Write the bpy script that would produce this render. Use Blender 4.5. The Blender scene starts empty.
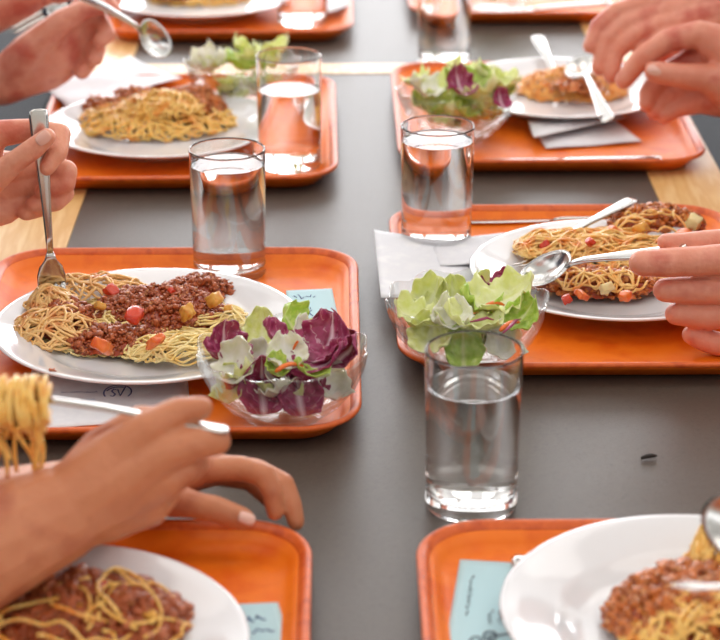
import bpy, math, random
import numpy as np
from mathutils import Vector, Matrix, noise
random.seed(7)
S = bpy.context.scene
COL = S.collection
T = 0.75                      # table top height
# ------------------------------------------------------------------ camera
FPX = 2100.0; TH = math.atan(0.4); HC = 0.69
PSI = math.atan(22 * math.cos(TH) / FPX)
cd = bpy.data.cameras.new('camera'); cam = bpy.data.objects.new('camera', cd); COL.objects.link(cam)
cam.location = (0, 0, T + HC)
cam.rotation_euler = (math.pi / 2 - TH, 0, -PSI)
cd.sensor_width = 36; cd.sensor_fit = 'HORIZONTAL'; cd.lens = FPX / 720 * 36
cd.clip_start = 0.05; cd.clip_end = 60
cd.dof.use_dof = True; cd.dof.focus_distance = 1.76; cd.dof.aperture_fstop = 7.5
S.camera = cam
# ------------------------------------------------------------------ world, lights, exposure
S.view_settings.view_transform = 'Standard'; S.view_settings.look = 'None'
S.view_settings.gamma = 1.0; S.view_settings.use_curve_mapping = False
S.view_settings.exposure = -0.32
w = bpy.data.worlds.new('world'); S.world = w; w.use_nodes = True
w.node_tree.nodes['Background'].inputs[0].default_value = (0.86, 0.93, 1.0, 1)
w.node_tree.nodes['Background'].inputs[1].default_value = 1.0
S.cycles.max_bounces = 28; S.cycles.transmission_bounces = 28; S.cycles.transparent_max_bounces = 16
S.cycles.diffuse_bounces = 3; S.cycles.glossy_bounces = 4
S.cycles.use_denoising = True; S.cycles.blur_glossy = 0.3
S.cycles.sample_clamp_indirect = 12
def area(name, loc, rot, sx, sy, power, color=(1, 1, 1)):
    l = bpy.data.lights.new(name, 'AREA'); l.shape = 'RECTANGLE'; l.size = sx; l.size_y = sy
    l.energy = power; l.color = color
    o = bpy.data.objects.new(name, l); o.location = loc; o.rotation_euler = rot; COL.objects.link(o); return o
RX0, RX1, RY0, RY1, RZ = -3.6, 3.6, -3.0, 6.6, 3.2
# daylight coming in through the far windows and the side windows
for wx, pw in ((-2.3, 105), (0.0, 82), (2.3, 105)):
    area('window_daylight', (wx, RY1 - 0.02, 1.95), (math.radians(-90), 0, 0), 2.0, 1.9, pw, (0.98, 0.98, 1.0))
for wy in (-1.6, 1.0, 3.6):
    area('side_window_daylight', (RX0 + 0.02, wy, 1.95), (0, math.radians(-90), 0), 1.9, 2.3, 22, (1.0, 0.98, 0.95))
    area('side_window_daylight', (RX1 - 0.02, wy, 1.95), (0, math.radians(90), 0), 1.9, 2.3, 22, (1.0, 0.98, 0.95))
LAMPS = [(x, y) for x in (-1.0, 1.0) for y in (-0.6, 1.6, 3.8)]
for x, y in LAMPS:
    area('ceiling_lamp_light', (x, y, RZ - 0.075), (0, 0, 0), 1.5, 1.2, 13, (1.0, 0.95, 0.88))

# ------------------------------------------------------------------ picture <-> place (table plane coordinates)
ct, st, cp, sp = math.cos(TH), math.sin(TH), math.cos(PSI), math.sin(PSI)
def _ray(x, y):
    u = (x - 360) / FPX; v = (y - 320) / FPX
    d = (u, ct - v * st, -st - v * ct)
    return Vector((d[0] * cp + d[1] * sp, -d[0] * sp + d[1] * cp, d[2]))
def at(x, y, z=0.0):          # point at height z above the table
    d = _ray(x, y); t = (HC - z) / -d.z
    return Vector((d.x * t, d.y * t, z + T))
def P(x, y, Y):               # point at distance Y along the table
    d = _ray(x, y); t = Y / d.y
    return Vector((d.x * t, Y, HC + d.z * t + T))
def mpp(Y, z=0.06):           # metres per pixel around there
    return (Y * ct + (HC - z) * st) / FPX

# ------------------------------------------------------------------ materials
def lin(c):
    return tuple(((v / 255) / 12.92 if v / 255 <= 0.04045 else ((v / 255 + 0.055) / 1.055) ** 2.4) for v in c) + (1,)
def mat(name, color, rough=0.5, metal=0.0, trans=0.0, ior=1.45, sss=0.0, var=None, scale=40, bump=0.0, bscale=200, spec=0.5, coat=0.0, detail=4, stretch=None, sr=(1.0, 0.4, 0.2)):
    m = bpy.data.materials.new(name); m.use_nodes = True
    nt = m.node_tree; b = nt.nodes['Principled BSDF']
    b.inputs['Base Color'].default_value = lin(color)
    b.inputs['Roughness'].default_value = rough; b.inputs['Metallic'].default_value = metal
    b.inputs['Transmission Weight'].default_value = trans; b.inputs['IOR'].default_value = ior
    b.inputs['Specular IOR Level'].default_value = spec; b.inputs['Coat Weight'].default_value = coat
    if sss:
        b.inputs['Subsurface Weight'].default_value = sss; b.inputs['Subsurface Scale'].default_value = 0.004
        b.inputs['Subsurface Radius'].default_value = sr
    tc = nt.nodes.new('ShaderNodeTexCoord'); src = tc.outputs['Object']
    if stretch:
        mp = nt.nodes.new('ShaderNodeMapping'); mp.inputs['Scale'].default_value = stretch
        nt.links.new(src, mp.inputs[0]); src = mp.outputs[0]
    if var:
        n = nt.nodes.new('ShaderNodeTexNoise'); n.inputs['Scale'].default_value = scale; n.inputs['Detail'].default_value = detail
        nt.links.new(src, n.inputs['Vector'])
        r = nt.nodes.new('ShaderNodeValToRGB'); cols = [color] + list(var)
        r.color_ramp.elements[0].position = 0.32; r.color_ramp.elements[1].position = 0.68
        r.color_ramp.elements[0].color = lin(cols[0]); r.color_ramp.elements[1].color = lin(cols[-1])
        for i in range(1, len(cols) - 1):
            e = r.color_ramp.elements.new(0.32 + 0.36 * i / (len(cols) - 1)); e.color = lin(cols[i])
        nt.links.new(n.outputs['Fac'], r.inputs[0]); nt.links.new(r.outputs[0], b.inputs['Base Color'])
    if bump:
        n2 = nt.nodes.new('ShaderNodeTexNoise'); n2.inputs['Scale'].default_value = bscale; n2.inputs['Detail'].default_value = 3
        nt.links.new(src, n2.inputs['Vector'])
        bp = nt.nodes.new('ShaderNodeBump'); bp.inputs['Strength'].default_value = bump; bp.inputs['Distance'].default_value = 0.001
        nt.links.new(n2.outputs['Fac'], bp.inputs['Height']); nt.links.new(bp.outputs[0], b.inputs['Normal'])
    return m
M = {}
M['wood'] = mat('beech_wood', (232, 190, 128), 0.4, var=[(222, 172, 108), (238, 200, 142)], scale=14, stretch=(6, 0.7, 6), coat=0.2)
M['laminate'] = mat('grey_laminate', (80, 70, 63), 0.38, var=[(90, 79, 71), (71, 62, 56)], scale=700, bump=0.2, bscale=2200, stretch=(.4, 1, 1))
M['tray'] = mat('orange_tray', (244, 114, 18), 0.42, var=[(250, 126, 26), (236, 102, 14)], scale=30, bump=0.12, bscale=500, spec=.35)
M['tray_rim'] = mat('worn_orange_rim', (214, 92, 32), 0.35, var=[(228, 106, 42), (194, 74, 26)], scale=60)
M['china'] = mat('white_china', (236, 236, 240), 0.12, coat=0.5)
M['glass'] = mat('clear_glass', (255, 255, 255), 0.0, trans=1.0, ior=1.47)
M['water'] = mat('water', (255, 255, 255), 0.0, trans=1.0, ior=1.33)
M['steel'] = mat('stainless_steel', (205, 203, 200), 0.2, metal=1.0)
M['paper'] = mat('white_paper', (238, 238, 242), 0.8, var=[(232, 232, 238), (242, 242, 245)], scale=50, bump=0.2, bscale=120)
M['bluepaper'] = mat('pale_blue_paper', (190, 224, 232), 0.7)
M['ink'] = mat('dark_blue_ink', (40, 66, 140), 0.7)
M['inkgrey'] = mat('grey_ink', (70, 82, 96), 0.7)
M['pasta'] = mat('spaghetti_yellow', (255, 222, 142), 0.35, sss=0.1, var=[(255, 232, 166), (250, 202, 112)], scale=60, sr=(1, .7, .3))
M['pasta_o'] = mat('spaghetti_in_sauce', (252, 158, 66), 0.3, sss=0.1, var=[(255, 190, 104), (236, 120, 42)], scale=70, coat=0.2, sr=(1, .6, .2))
M['pasta_g'] = mat('spaghetti_golden', (255, 188, 84), 0.3, sss=0.1, var=[(255, 210, 120), (244, 152, 54)], scale=70, coat=0.2, sr=(1, .6, .2))
M['mince'] = mat('minced_meat', (140, 62, 28), 0.34, var=[(204, 108, 58), (142, 58, 28), (222, 146, 92)], scale=170, bump=0.8, bscale=700, coat=0.25)
M['mince_o'] = mat('minced_meat_in_tomato', (196, 96, 38), 0.38, var=[(228, 132, 56), (150, 66, 30), (238, 162, 84)], scale=170, bump=0.8, bscale=700, coat=0.25)
M['sauce'] = mat('tomato_sauce', (156, 56, 22), 0.3, var=[(170, 66, 28), (120, 38, 18)], scale=120, bump=0.8, bscale=400, coat=0.4)
M['carrot'] = mat('carrot', (232, 104, 34), 0.3, var=[(240, 122, 46), (222, 84, 30)], scale=90, sss=0.2, coat=0.2)
M['tomato'] = mat('tomato_flesh', (206, 52, 26), 0.25, var=[(220, 70, 34), (190, 38, 22)], scale=90, sss=0.2, coat=0.3)
M['potato'] = mat('golden_vegetable', (226, 160, 62), 0.35, var=[(236, 180, 90), (214, 132, 44)], scale=90, sss=0.2)
M['cheese'] = mat('grated_cheese', (240, 218, 160), 0.6, sss=0.2)
M['skin'] = mat('skin', (222, 142, 112), 0.42, sss=0.25, var=[(232, 162, 134), (208, 112, 88)], scale=26, bump=0.5, bscale=300)
M['skin_b'] = mat('tanned_skin', (196, 122, 84), 0.42, sss=0.25, var=[(204, 132, 94), (178, 98, 66)], scale=26, bump=0.5, bscale=300)
M['skin_c'] = mat('pinkish_skin', (222, 138, 112), 0.42, sss=0.25, var=[(232, 158, 134), (206, 106, 88)], scale=26, bump=0.5, bscale=300)
M['nail'] = mat('fingernail', (240, 188, 172), 0.22, sss=0.2, coat=0.4)
M['hair'] = mat('brown_hair', (74, 50, 34), 0.6, bump=0.6, bscale=300)
M['navy'] = mat('navy_cloth', (38, 48, 72), 0.85, bump=0.4, bscale=900)
M['black'] = mat('charcoal_cloth', (44, 46, 52), 0.85, bump=0.4, bscale=900)
M['greencl'] = mat('dark_green_cloth', (48, 62, 62), 0.85, bump=0.4, bscale=900)
M['greycl'] = mat('grey_cloth', (120, 122, 128), 0.85, bump=0.4, bscale=900)
M['denim'] = mat('denim', (40, 56, 92), 0.85, var=[(48, 66, 104), (34, 48, 80)], scale=300, bump=0.4, bscale=900)
M['wallp'] = mat('wall_paint', (226, 222, 214), 0.8)
M['ceil'] = mat('ceiling_paint', (240, 240, 238), 0.8)
M['floor'] = mat('floor_tiles', (92, 86, 80), 0.5, var=[(102, 96, 88), (84, 78, 72)], scale=8)
M['frame'] = mat('window_frame_grey', (90, 92, 96), 0.5)
M['lampm'] = mat('lamp_housing', (225, 225, 225), 0.5)
M['shoe'] = mat('shoe_leather', (40, 34, 32), 0.5)
M['crumb'] = mat('dark_crumb', (44, 36, 34), 0.6)

def leaf_mat(name, base, edge, vein, vw, sss=0.3):
    m = mat(name, base, 0.35, sss=sss, coat=0.25, bump=0.5, bscale=260, sr=(.6, .6, .3)); nt = m.node_tree
    b = nt.nodes['Principled BSDF']
    uv = nt.nodes.new('ShaderNodeUVMap'); sep = nt.nodes.new('ShaderNodeSeparateXYZ'); nt.links.new(uv.outputs[0], sep.inputs[0])
    def mth(op, a, bb=None, c=None):
        n = nt.nodes.new('ShaderNodeMath'); n.operation = op
        for i, x in enumerate((a, bb, c)):
            if x is None: continue
            if isinstance(x, (int, float)): n.inputs[i].default_value = x
            else: nt.links.new(x, n.inputs[i])
        return n.outputs[0]
    nz = nt.nodes.new('ShaderNodeTexNoise'); nz.inputs['Scale'].default_value = 6; nt.links.new(uv.outputs[0], nz.inputs['Vector'])
    u = mth('ABSOLUTE', mth('SUBTRACT', sep.outputs[0], 0.5)); v = sep.outputs[1]
    mid = mth('SUBTRACT', 1.0, mth('DIVIDE', u, mth('MULTIPLY', mth('SUBTRACT', 1.25, v), vw)))
    side = mth('SINE', mth('MULTIPLY', mth('ADD', mth('SUBTRACT', v, mth('MULTIPLY', u, 1.1)), mth('MULTIPLY', nz.outputs['Fac'], 0.5)), 24.0))
    side = mth('MULTIPLY', mth('SUBTRACT', side, 0.90), 5.0); side = mth('MULTIPLY', side, mth('GREATER_THAN', nz.outputs['Fac'], 0.50))
    f = mth('MAXIMUM', mid, side); f.node.use_clamp = True
    r = nt.nodes.new('ShaderNodeValToRGB'); r.color_ramp.elements[0].position = 0.35; r.color_ramp.elements[1].position = 0.62
    r.color_ramp.elements[0].color = lin(base); r.color_ramp.elements[1].color = lin(edge)
    nt.links.new(nz.outputs['Fac'], r.inputs[0])
    mx = nt.nodes.new('ShaderNodeMixRGB'); nt.links.new(f, mx.inputs[0]); nt.links.new(r.outputs[0], mx.inputs[1])
    mx.inputs[2].default_value = lin(vein); nt.links.new(mx.outputs[0], b.inputs['Base Color'])
    return m
M['radicchio'] = leaf_mat('radicchio_leaf', (138, 28, 76), (172, 62, 112), (236, 206, 220), 0.12)
M['lettuce'] = leaf_mat('lettuce_leaf', (222, 230, 142), (234, 240, 178), (236, 240, 196), 0.14)
M['lettuce_g'] = leaf_mat('green_lettuce_leaf', (164, 202, 76), (196, 220, 112), (226, 236, 170), 0.10)
M['chicory'] = leaf_mat('white_chicory_leaf', (232, 232, 206), (240, 238, 222), (246, 244, 234), 0.30)

m = bpy.data.materials.new('thin_clear_glass'); m.use_nodes = True; nt = m.node_tree; nt.nodes.clear()
_o = nt.nodes.new('ShaderNodeOutputMaterial'); _t = nt.nodes.new('ShaderNodeBsdfTransparent'); _g = nt.nodes.new('ShaderNodeBsdfGlossy'); _f = nt.nodes.new('ShaderNodeFresnel'); _m = nt.nodes.new('ShaderNodeMixShader')
_t.inputs[0].default_value = (.95, .96, .955, 1); _g.inputs['Roughness'].default_value = .04
nt.nodes.remove(_f); _f = nt.nodes.new('ShaderNodeLayerWeight'); _f.inputs[0].default_value = .5
_p = nt.nodes.new('ShaderNodeMath'); _p.operation = 'POWER'; _p.inputs[1].default_value = 3.0; nt.links.new(_f.outputs['Facing'], _p.inputs[0])
_q = nt.nodes.new('ShaderNodeMath'); _q.operation = 'MULTIPLY_ADD'; _q.inputs[1].default_value = .7; _q.inputs[2].default_value = .06; nt.links.new(_p.outputs[0], _q.inputs[0])
_n = nt.nodes.new('ShaderNodeTexNoise'); _n.inputs['Scale'].default_value = 60; _b = nt.nodes.new('ShaderNodeBump'); _b.inputs['Strength'].default_value = .5; _b.inputs['Distance'].default_value = .002
_c = nt.nodes.new('ShaderNodeTexCoord'); _mp = nt.nodes.new('ShaderNodeMapping'); _mp.inputs['Scale'].default_value = (1, 1, .25)
nt.links.new(_c.outputs['Object'], _mp.inputs[0]); nt.links.new(_mp.outputs[0], _n.inputs['Vector']); nt.links.new(_n.outputs['Fac'], _b.inputs['Height'])
nt.links.new(_b.outputs[0], _g.inputs['Normal'])
nt.links.new(_q.outputs[0], _m.inputs[0]); nt.links.new(_t.outputs[0], _m.inputs[1]); nt.links.new(_g.outputs[0], _m.inputs[2]); nt.links.new(_m.outputs[0], _o.inputs[0])
M['thin'] = m

# ------------------------------------------------------------------ helpers
def link(name, verts, faces, m, parent=None, smooth=True, uvs=None):
    me = bpy.data.meshes.new(name); me.from_pydata([tuple(v) for v in verts], [], faces); me.update()
    if m is not None:
        me.materials.append(M[m] if isinstance(m, str) else m)
    if smooth:
        me.polygons.foreach_set('use_smooth', [True] * len(me.polygons))
    if uvs is not None:
        ul = me.uv_layers.new(name='UVMap')
        for lp in me.loops: ul.data[lp.index].uv = uvs[lp.vertex_index]
    o = bpy.data.objects.new(name, me); COL.objects.link(o)
    if parent: o.parent = parent
    return o
def tag(o, label=None, cat=None, group=None, kind=None):
    if label: o['label'] = label
    if cat: o['category'] = cat
    if group: o['group'] = group
    if kind: o['kind'] = kind
    return o
def empty(name, loc=(0, 0, 0)):
    o = bpy.data.objects.new(name, None); o.empty_display_size = 0.05; o.location = loc; COL.objects.link(o); return o
def copy_tree(o, parent=None):
    c = o.copy(); COL.objects.link(c); c.parent = parent
    for ch in list(o.children): copy_tree(ch, c)
    return c
class MB:
    def __init__(s): s.v = []; s.f = []
    def add(s, v, f):
        n = len(s.v); s.v += [tuple(p) for p in v]; s.f += [tuple(i + n for i in q) for q in f]
    def box(s, c, d):
        x, y, z = c; a, b, e = d[0] / 2, d[1] / 2, d[2] / 2
        v = [(x + i * a, y + j * b, z + k * e) for i in (-1, 1) for j in (-1, 1) for k in (-1, 1)]
        s.add(v, [(0, 1, 3, 2), (4, 6, 7, 5), (0, 4, 5, 1), (2, 3, 7, 6), (0, 2, 6, 4), (1, 5, 7, 3)])
    def tube(s, pts, rad, n=6, flat=1.0):
        pts = [Vector(p) for p in pts]; N = len(pts)
        if isinstance(rad, (int, float)): rad = [rad] * N
        t = (pts[1] - pts[0]).normalized(); up = Vector((0, 0, 1)) if abs(t.z) < 0.9 else Vector((1, 0, 0))
        a = t.cross(up).normalized(); v = []
        for i, p in enumerate(pts):
            t = (pts[min(i + 1, N - 1)] - pts[max(i - 1, 0)]).normalized()
            a = (a - t * a.dot(t)).normalized(); b = t.cross(a)
            for k in range(n):
                an = 2 * math.pi * k / n
                v.append(p + (a * math.cos(an) + b * math.sin(an) * flat) * rad[i])
        f = [(i * n + k, i * n + (k + 1) % n, (i + 1) * n + (k + 1) % n, (i + 1) * n + k) for i in range(N - 1) for k in range(n)]
        f += [tuple(range(n - 1, -1, -1)), tuple((N - 1) * n + k for k in range(n))]
        s.add(v, f)
    def build(s, name, m, parent=None, smooth=True): return link(name, s.v, s.f, m, parent, smooth)
def bevel(o, w, seg=3):
    b = o.modifiers.new('bevel', 'BEVEL'); b.width = w; b.segments = seg; b.limit_method = 'ANGLE'; return o
def dens(prof, e=.0004, mx=.006):
    out = [prof[0]]
    for (r0, z0), (r1, z1) in zip(prof, prof[1:]):
        L = math.hypot(r1 - r0, z1 - z0); ts = []
        if L > 3 * e:
            k = max(1, int(math.ceil(L / mx))); ts = [e / L] + [i / k for i in range(1, k) if e < i / k * L < L - e] + [1 - e / L]
        out += [(r0 + (r1 - r0) * t, z0 + (z1 - z0) * t) for t in ts] + [(r1, z1)]
    return out
def lathe(prof, n=64, cap=True, fr=None, fz=None):
    v = []; f = []
    for i, (r, z) in enumerate(prof):
        for k in range(n):
            a = 2 * math.pi * k / n
            rr = r * (fr(a, i) if fr else 1); zz = z + (fz(a, i) if fz else 0)
            v.append((rr * math.cos(a), rr * math.sin(a), zz))
    for i in range(len(prof) - 1):
        for k in range(n):
            f.append((i * n + k, i * n + (k + 1) % n, (i + 1) * n + (k + 1) % n, (i + 1) * n + k))
    if cap:
        f.append(tuple(range(n - 1, -1, -1))); L = (len(prof) - 1) * n; f.append(tuple(L + k for k in range(n)))
    return v, f

# ------------------------------------------------------------------ the room
def slab(name, c, d, m, kind='structure'):
    b = MB(); b.box(c, d); o = b.build(name, m, smooth=False)
    if kind: o['kind'] = kind
    return o
slab('floor', ((RX0 + RX1) / 2, (RY0 + RY1) / 2, -0.05), (RX1 - RX0 + .4, RY1 - RY0 + .4, 0.1), 'floor')
slab('ceiling', ((RX0 + RX1) / 2, (RY0 + RY1) / 2, RZ + 0.05), (RX1 - RX0 + .4, RY1 - RY0 + .4, 0.1), 'ceil')
slab('wall_back', (0, RY0 - 0.1, RZ / 2), (RX1 - RX0 + .4, 0.2, RZ), 'wallp')
def wall_holes(name, axis, pos, a0, a1, holes):      # wall with window openings z 1.0 .. 2.9
    b = MB(); z0, z1 = 1.0, 2.9; th = 0.2
    def bx(u0, u1, q0, q1):
        c = ((u0 + u1) / 2, pos, (q0 + q1) / 2) if axis == 'x' else (pos, (u0 + u1) / 2, (q0 + q1) / 2)
        d = (u1 - u0, th, q1 - q0) if axis == 'x' else (th, u1 - u0, q1 - q0)
        b.box(c, d)
    bx(a0, a1, 0, z0); bx(a0, a1, z1, RZ); u = a0
    for h0, h1 in holes: bx(u, h0, z0, z1); u = h1
    bx(u, a1, z0, z1)
    o = b.build(name, 'wallp', smooth=False); o['kind'] = 'structure'
wall_holes('wall_far', 'x', RY1 + 0.1, RX0 - .2, RX1 + .2, [(x - 1.0, x + 1.0) for x in (-2.3, 0, 2.3)])
wall_holes('wall_left', 'y', RX0 - 0.1, RY0, RY1, [(y - 1.15, y + 1.15) for y in (-1.6, 1.0, 3.6)])
wall_holes('wall_right', 'y', RX1 + 0.1, RY0, RY1, [(y - 1.15, y + 1.15) for y in (-1.6, 1.0, 3.6)])
wn = 0
for ax, pos, cs, hw in (('x', RY1 + .1, (-2.3, 0, 2.3), 1.0), ('y', RX0 - .1, (-1.6, 1.0, 3.6), 1.15), ('y', RX1 + .1, (-1.6, 1.0, 3.6), 1.15)):
    for c in cs:
        wn += 1; b = MB()
        for u, q, du, dq in ((-hw + .025, 1.95, .05, 1.9), (hw - .025, 1.95, .05, 1.9), (0, 1.025, 2 * hw, .05), (0, 2.875, 2 * hw, .05), (0, 1.95, .04, 1.9)):
            if ax == 'x': b.box((c + u, pos, q), (du, .06, dq))
            else: b.box((pos, c + u, q), (.06, du, dq))
        o = b.build('window_%d' % wn, 'frame', smooth=False); o['kind'] = 'structure'
for x, y in LAMPS:
    b = MB(); b.box((0, 0, 0), (1.6, 1.3, 0.05)); o = b.build('ceiling_light', 'lampm', smooth=False); o.location = (x, y, RZ - 0.025)
    tag(o, 'flat rectangular lamp fixed to the ceiling above the table', 'lamp', 'ceiling lamps')

# ------------------------------------------------------------------ table
XL, XR, PL, PR = -0.345, 0.408, -0.266, 0.329
SEAM = 2.58
def table(y0, y1, label):
    t = empty('dining_table', ((XL + XR) / 2, (y0 + y1) / 2, 0)); ox, oy = t.location.x, t.location.y
    b = MB(); th = 0.03; zc = T - th / 2
    for x0, x1, a, c in ((XL, PL, y0, y1), (PR, XR, y0, y1), (PL, PR, y0, y0 + 0.022), (PL, PR, y1 - 0.022, y1)):
        b.box(((x0 + x1) / 2 - ox, (a + c) / 2 - oy, zc), (x1 - x0, c - a, th))
    b.build('wood_edging', 'wood', t, False)
    b = MB(); b.box(((PL + PR) / 2 - ox, (y0 + y1) / 2 - oy, zc - 0.0005), (PR - PL - 0.0005, y1 - y0 - 0.0445, th - 0.001))
    o = b.build('tabletop_panel', 'laminate', t, False)
    for x in (XL + .06, XR - .06):
        for y in (y0 + .035, y1 - .035):
            b = MB(); b.box((x - ox, y - oy, (T - th) / 2), (0.045, 0.045, T - th)); bevel(b.build('leg', 'frame', t, False), .004)
    tag(t, label, 'table')
table(0.40, SEAM, 'dining table with dark grey top and light wood edges, nearer side of the seam')
table(SEAM + 0.002, 4.76, 'dining table with grey top and light wood edges, beyond the seam')
for sx, lb in ((-0.66, 'long dark bench along the left side of the tables'), (0.72, 'long dark bench along the right side of the tables')):
    t = empty('bench', (sx, 1.9, 0)); b = MB(); b.box((0, 0, .43), (.32, 4.2, .04)); bevel(b.build('seat', 'black', t, False), .006)
    for y in (-1.8, 0, 1.8):
        b = MB(); b.box((0, y, .205), (.26, .05, .41)); b.build('leg', 'frame', t, False)
    tag(t, lb, 'bench')

# ------------------------------------------------------------------ trays
TW, TL, TR = 0.334, 0.41, 0.052
def rr_loop(d, z, n=10):
    hx, hy, r = TW / 2 - d, TL / 2 - d, max(TR - d, 0.01); out = []
    for qx, qy, a0 in ((1, 1, 0), (-1, 1, 90), (-1, -1, 180), (1, -1, 270)):
        for k in range(n + 1):
            a = math.radians(a0 + 90 * k / n)
            out.append((qx * (hx - r) + r * math.cos(a), qy * (hy - r) + r * math.sin(a), z))
    return out
def loft(prof, c0, c1):
    v = []; f = []
    for d, z in prof: v += rr_loop(d, z)
    n = len(rr_loop(0, 0))
    for i in range(len(prof) - 1):
        for k in range(n): f.append((i * n + k, i * n + (k + 1) % n, (i + 1) * n + (k + 1) % n, (i + 1) * n + k))
    if c0: f.append(tuple(range(n - 1, -1, -1)))
    if c1: f.append(tuple((len(prof) - 1) * n + k for k in range(n)))
    return v, f
def make_tray():
    t = empty('serving_tray')
    v, f = loft([(.026, .0008), (.020, .001), (.010, .010), (.004, .0145), (.008, .0155), (.0145, .0075), (.020, .0042), (.027, .0034)], True, True)
    link('tray_base', v, f, 'tray', t)
    v, f = loft([(.005, .0135), (.001, .0150), (0, .0168), (.0006, .0186), (.0026, .0194), (.005, .0188), (.0085, .0150), (.0095, .0135)], False, False)
    # close the rim ring
    n = len(rr_loop(0, 0)); L = 7 * n
    f += [(L + k, L + (k + 1) % n, (k + 1) % n, k) for k in range(n)]
    link('rim', v, f, 'tray_rim', t); return t
TRAYS = {  # centre x, centre y, label
 '2L': (-0.151, 1.660, 'orange tray under the plate with the upright fork and the bowl of purple salad', 0.0),
 '2R': (0.214, 1.783, 'orange tray with green salad bowl and hanging napkin, right of the front glass', 0.0),
 '3L': (-0.171, 2.282, 'orange tray at the left holding a glass of water beside a heaped spaghetti plate', 0.01),
 '3R': (0.229, 2.337, 'orange tray with folded napkins and a knife, in front of the clasped hands', 0.0),
 '1L': (-0.187, 1.102, 'orange tray at the bottom left whose far rim is gripped by a hand', 0.0),
 '1R': (0.217, 1.100, 'orange tray at the bottom right with pale blue leaflet and wide-rimmed plate', 0.0),
 '4L': (-0.149, 2.905, 'blurred orange tray at the top left edge, furthest on the left side', 0.0),
 '4R': (0.262, 3.005, 'blurred orange tray at the top right edge, furthest on the right side', 0.0)}
tray0 = make_tray()
for i, (k, (x, y, lb, rz)) in enumerate(TRAYS.items()):
    t = tray0 if i == 0 else copy_tree(tray0)
    t.location = (x, y, T); t.rotation_euler = (0, 0, rz); tag(t, lb, 'tray', 'orange canteen trays')
TF = 0.0036                   # tray floor height

# ------------------------------------------------------------------ plates
PR_ = 0.131
def make_plate():
    prof = [(.070, .0015), (.070, 0), (.076, 0), (.079, .0035), (.092, .0085), (.122, .0185), (.1300, .0215), (.131, .0228), (.1300, .0236), (.1265, .0232), (.118, .0205),
            (.098, .0148), (.091, .0118), (.084, .0070), (.074, .0052), (.04, .0046), (.004, .0045)]
    v, f = lathe(prof, 96); return link('dinner_plate', v, f, 'china')
PLATES = {
 '2L': (148, 322, 'white plate of bolognese with a fork standing upright in it'),
 '2R': (614, 267, 'white plate of spaghetti with a spoon held low over it by fingers'),
 '3L': (163, 122, 'white plate heaped with spaghetti beside the glass on the left tray'),
 '3R': (560, 86, 'white plate of orange spaghetti in front of the clasped hands'),
 '1L': (36, 643, 'white plate of dark mince and spaghetti at the bottom left corner'),
 '1R': (707, 609, 'white plate with broad bare rim at the bottom right corner'),
 '4L': (200, -6, 'blurred white plate of spaghetti cut by the top edge of the picture')}
plate0 = make_plate(); PC = {}
for i, (k, (x, y, lb)) in enumerate(PLATES.items()):
    p = plate0 if i == 0 else copy_tree(plate0)
    q = at(x, y, TF + .0228); PC[k] = Vector((q.x, q.y, T + TF)); p.location = PC[k]
    tag(p, lb, 'plate', 'white dinner plates')
PC['4R'] = None

# ------------------------------------------------------------------ glasses of water
def make_glass():
    h, r, rb, tk = .122, .035, .0335, .0017
    prof = [(.004, 0.0008), (rb - .005, .0008), (rb - .003, 0), (rb - .001, .0006), (rb, .003), (rb, .010), (r - .0008, h * .6), (r, h - .001), (r - .0004, h - .0002), (r - tk / 2, h + .0002), (r - tk + .0003, h - .0002), (r - tk, h - .0012),
            (r - tk - .0008, h * .6), (rb - tk, .016), (rb - tk - .002, .0115), (rb - .008, .0098), (.004, .0095)]
    v, f = lathe(dens(prof), 72); return link('water_glass', v, f, 'glass')
def make_water(level):
    rb, r, tk = .0335, .035, .0017
    e = .0003
    def ri(z): return (rb - tk) + ((r - tk - .0008) - (rb - tk)) * (z - .016) / (.122 * .6 - .016)
    rl = ri(level)
    prof = [(.004, .0095 - e), (rb - .008, .0098 - e), (rb - tk - .002 + e, .0115 - e), (rb - tk + e, .016), (rl * .5 + (rb - tk) * .5 + e, (level + .016) / 2), (rl + e, level), (rl - .0008, level - .0005), (rl - .0025, level - .0009), (.004, level - .0009)]
    v, f = lathe(dens(prof), 72); return link('drinking_water', v, f, 'water')
GL = [  # px, py of base centre, height of support, label, level
 (471, 504, 0.0, 'glass tumbler on the bare grey table, nearest to the camera', .095),
 (230, 274, TF, 'glass tumbler at the back edge of the tray with purple salad', .108),
 (436, 247, TF, 'glass tumbler between the white napkin and the green lettuce bowl behind', .108),
 (290, 165, TF, 'glass tumbler on the left tray beside the heaped spaghetti plate', .085),
 (444, 62, 0.0, 'glass tumbler on the table at the top centre', .092),
 (303, 22, TF, 'glass tumbler cut by the top edge, on the furthest left tray', .092)]
glass0 = make_glass(); waters = {}
for i, (x, y, z, lb, lv) in enumerate(GL):
    g = glass0 if i == 0 else copy_tree(glass0); q = at(x, y, z); g.location = q
    tag(g, lb, 'glass', 'tumblers of water')
    if lv not in waters: waters[lv] = make_water(lv); wt = waters[lv]
    else: wt = copy_tree(waters[lv])
    wt.location = q + Vector((0, 0, .00005)); tag(wt, 'clear still water inside the ' + lb, 'water', 'water in the tumblers')

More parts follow.
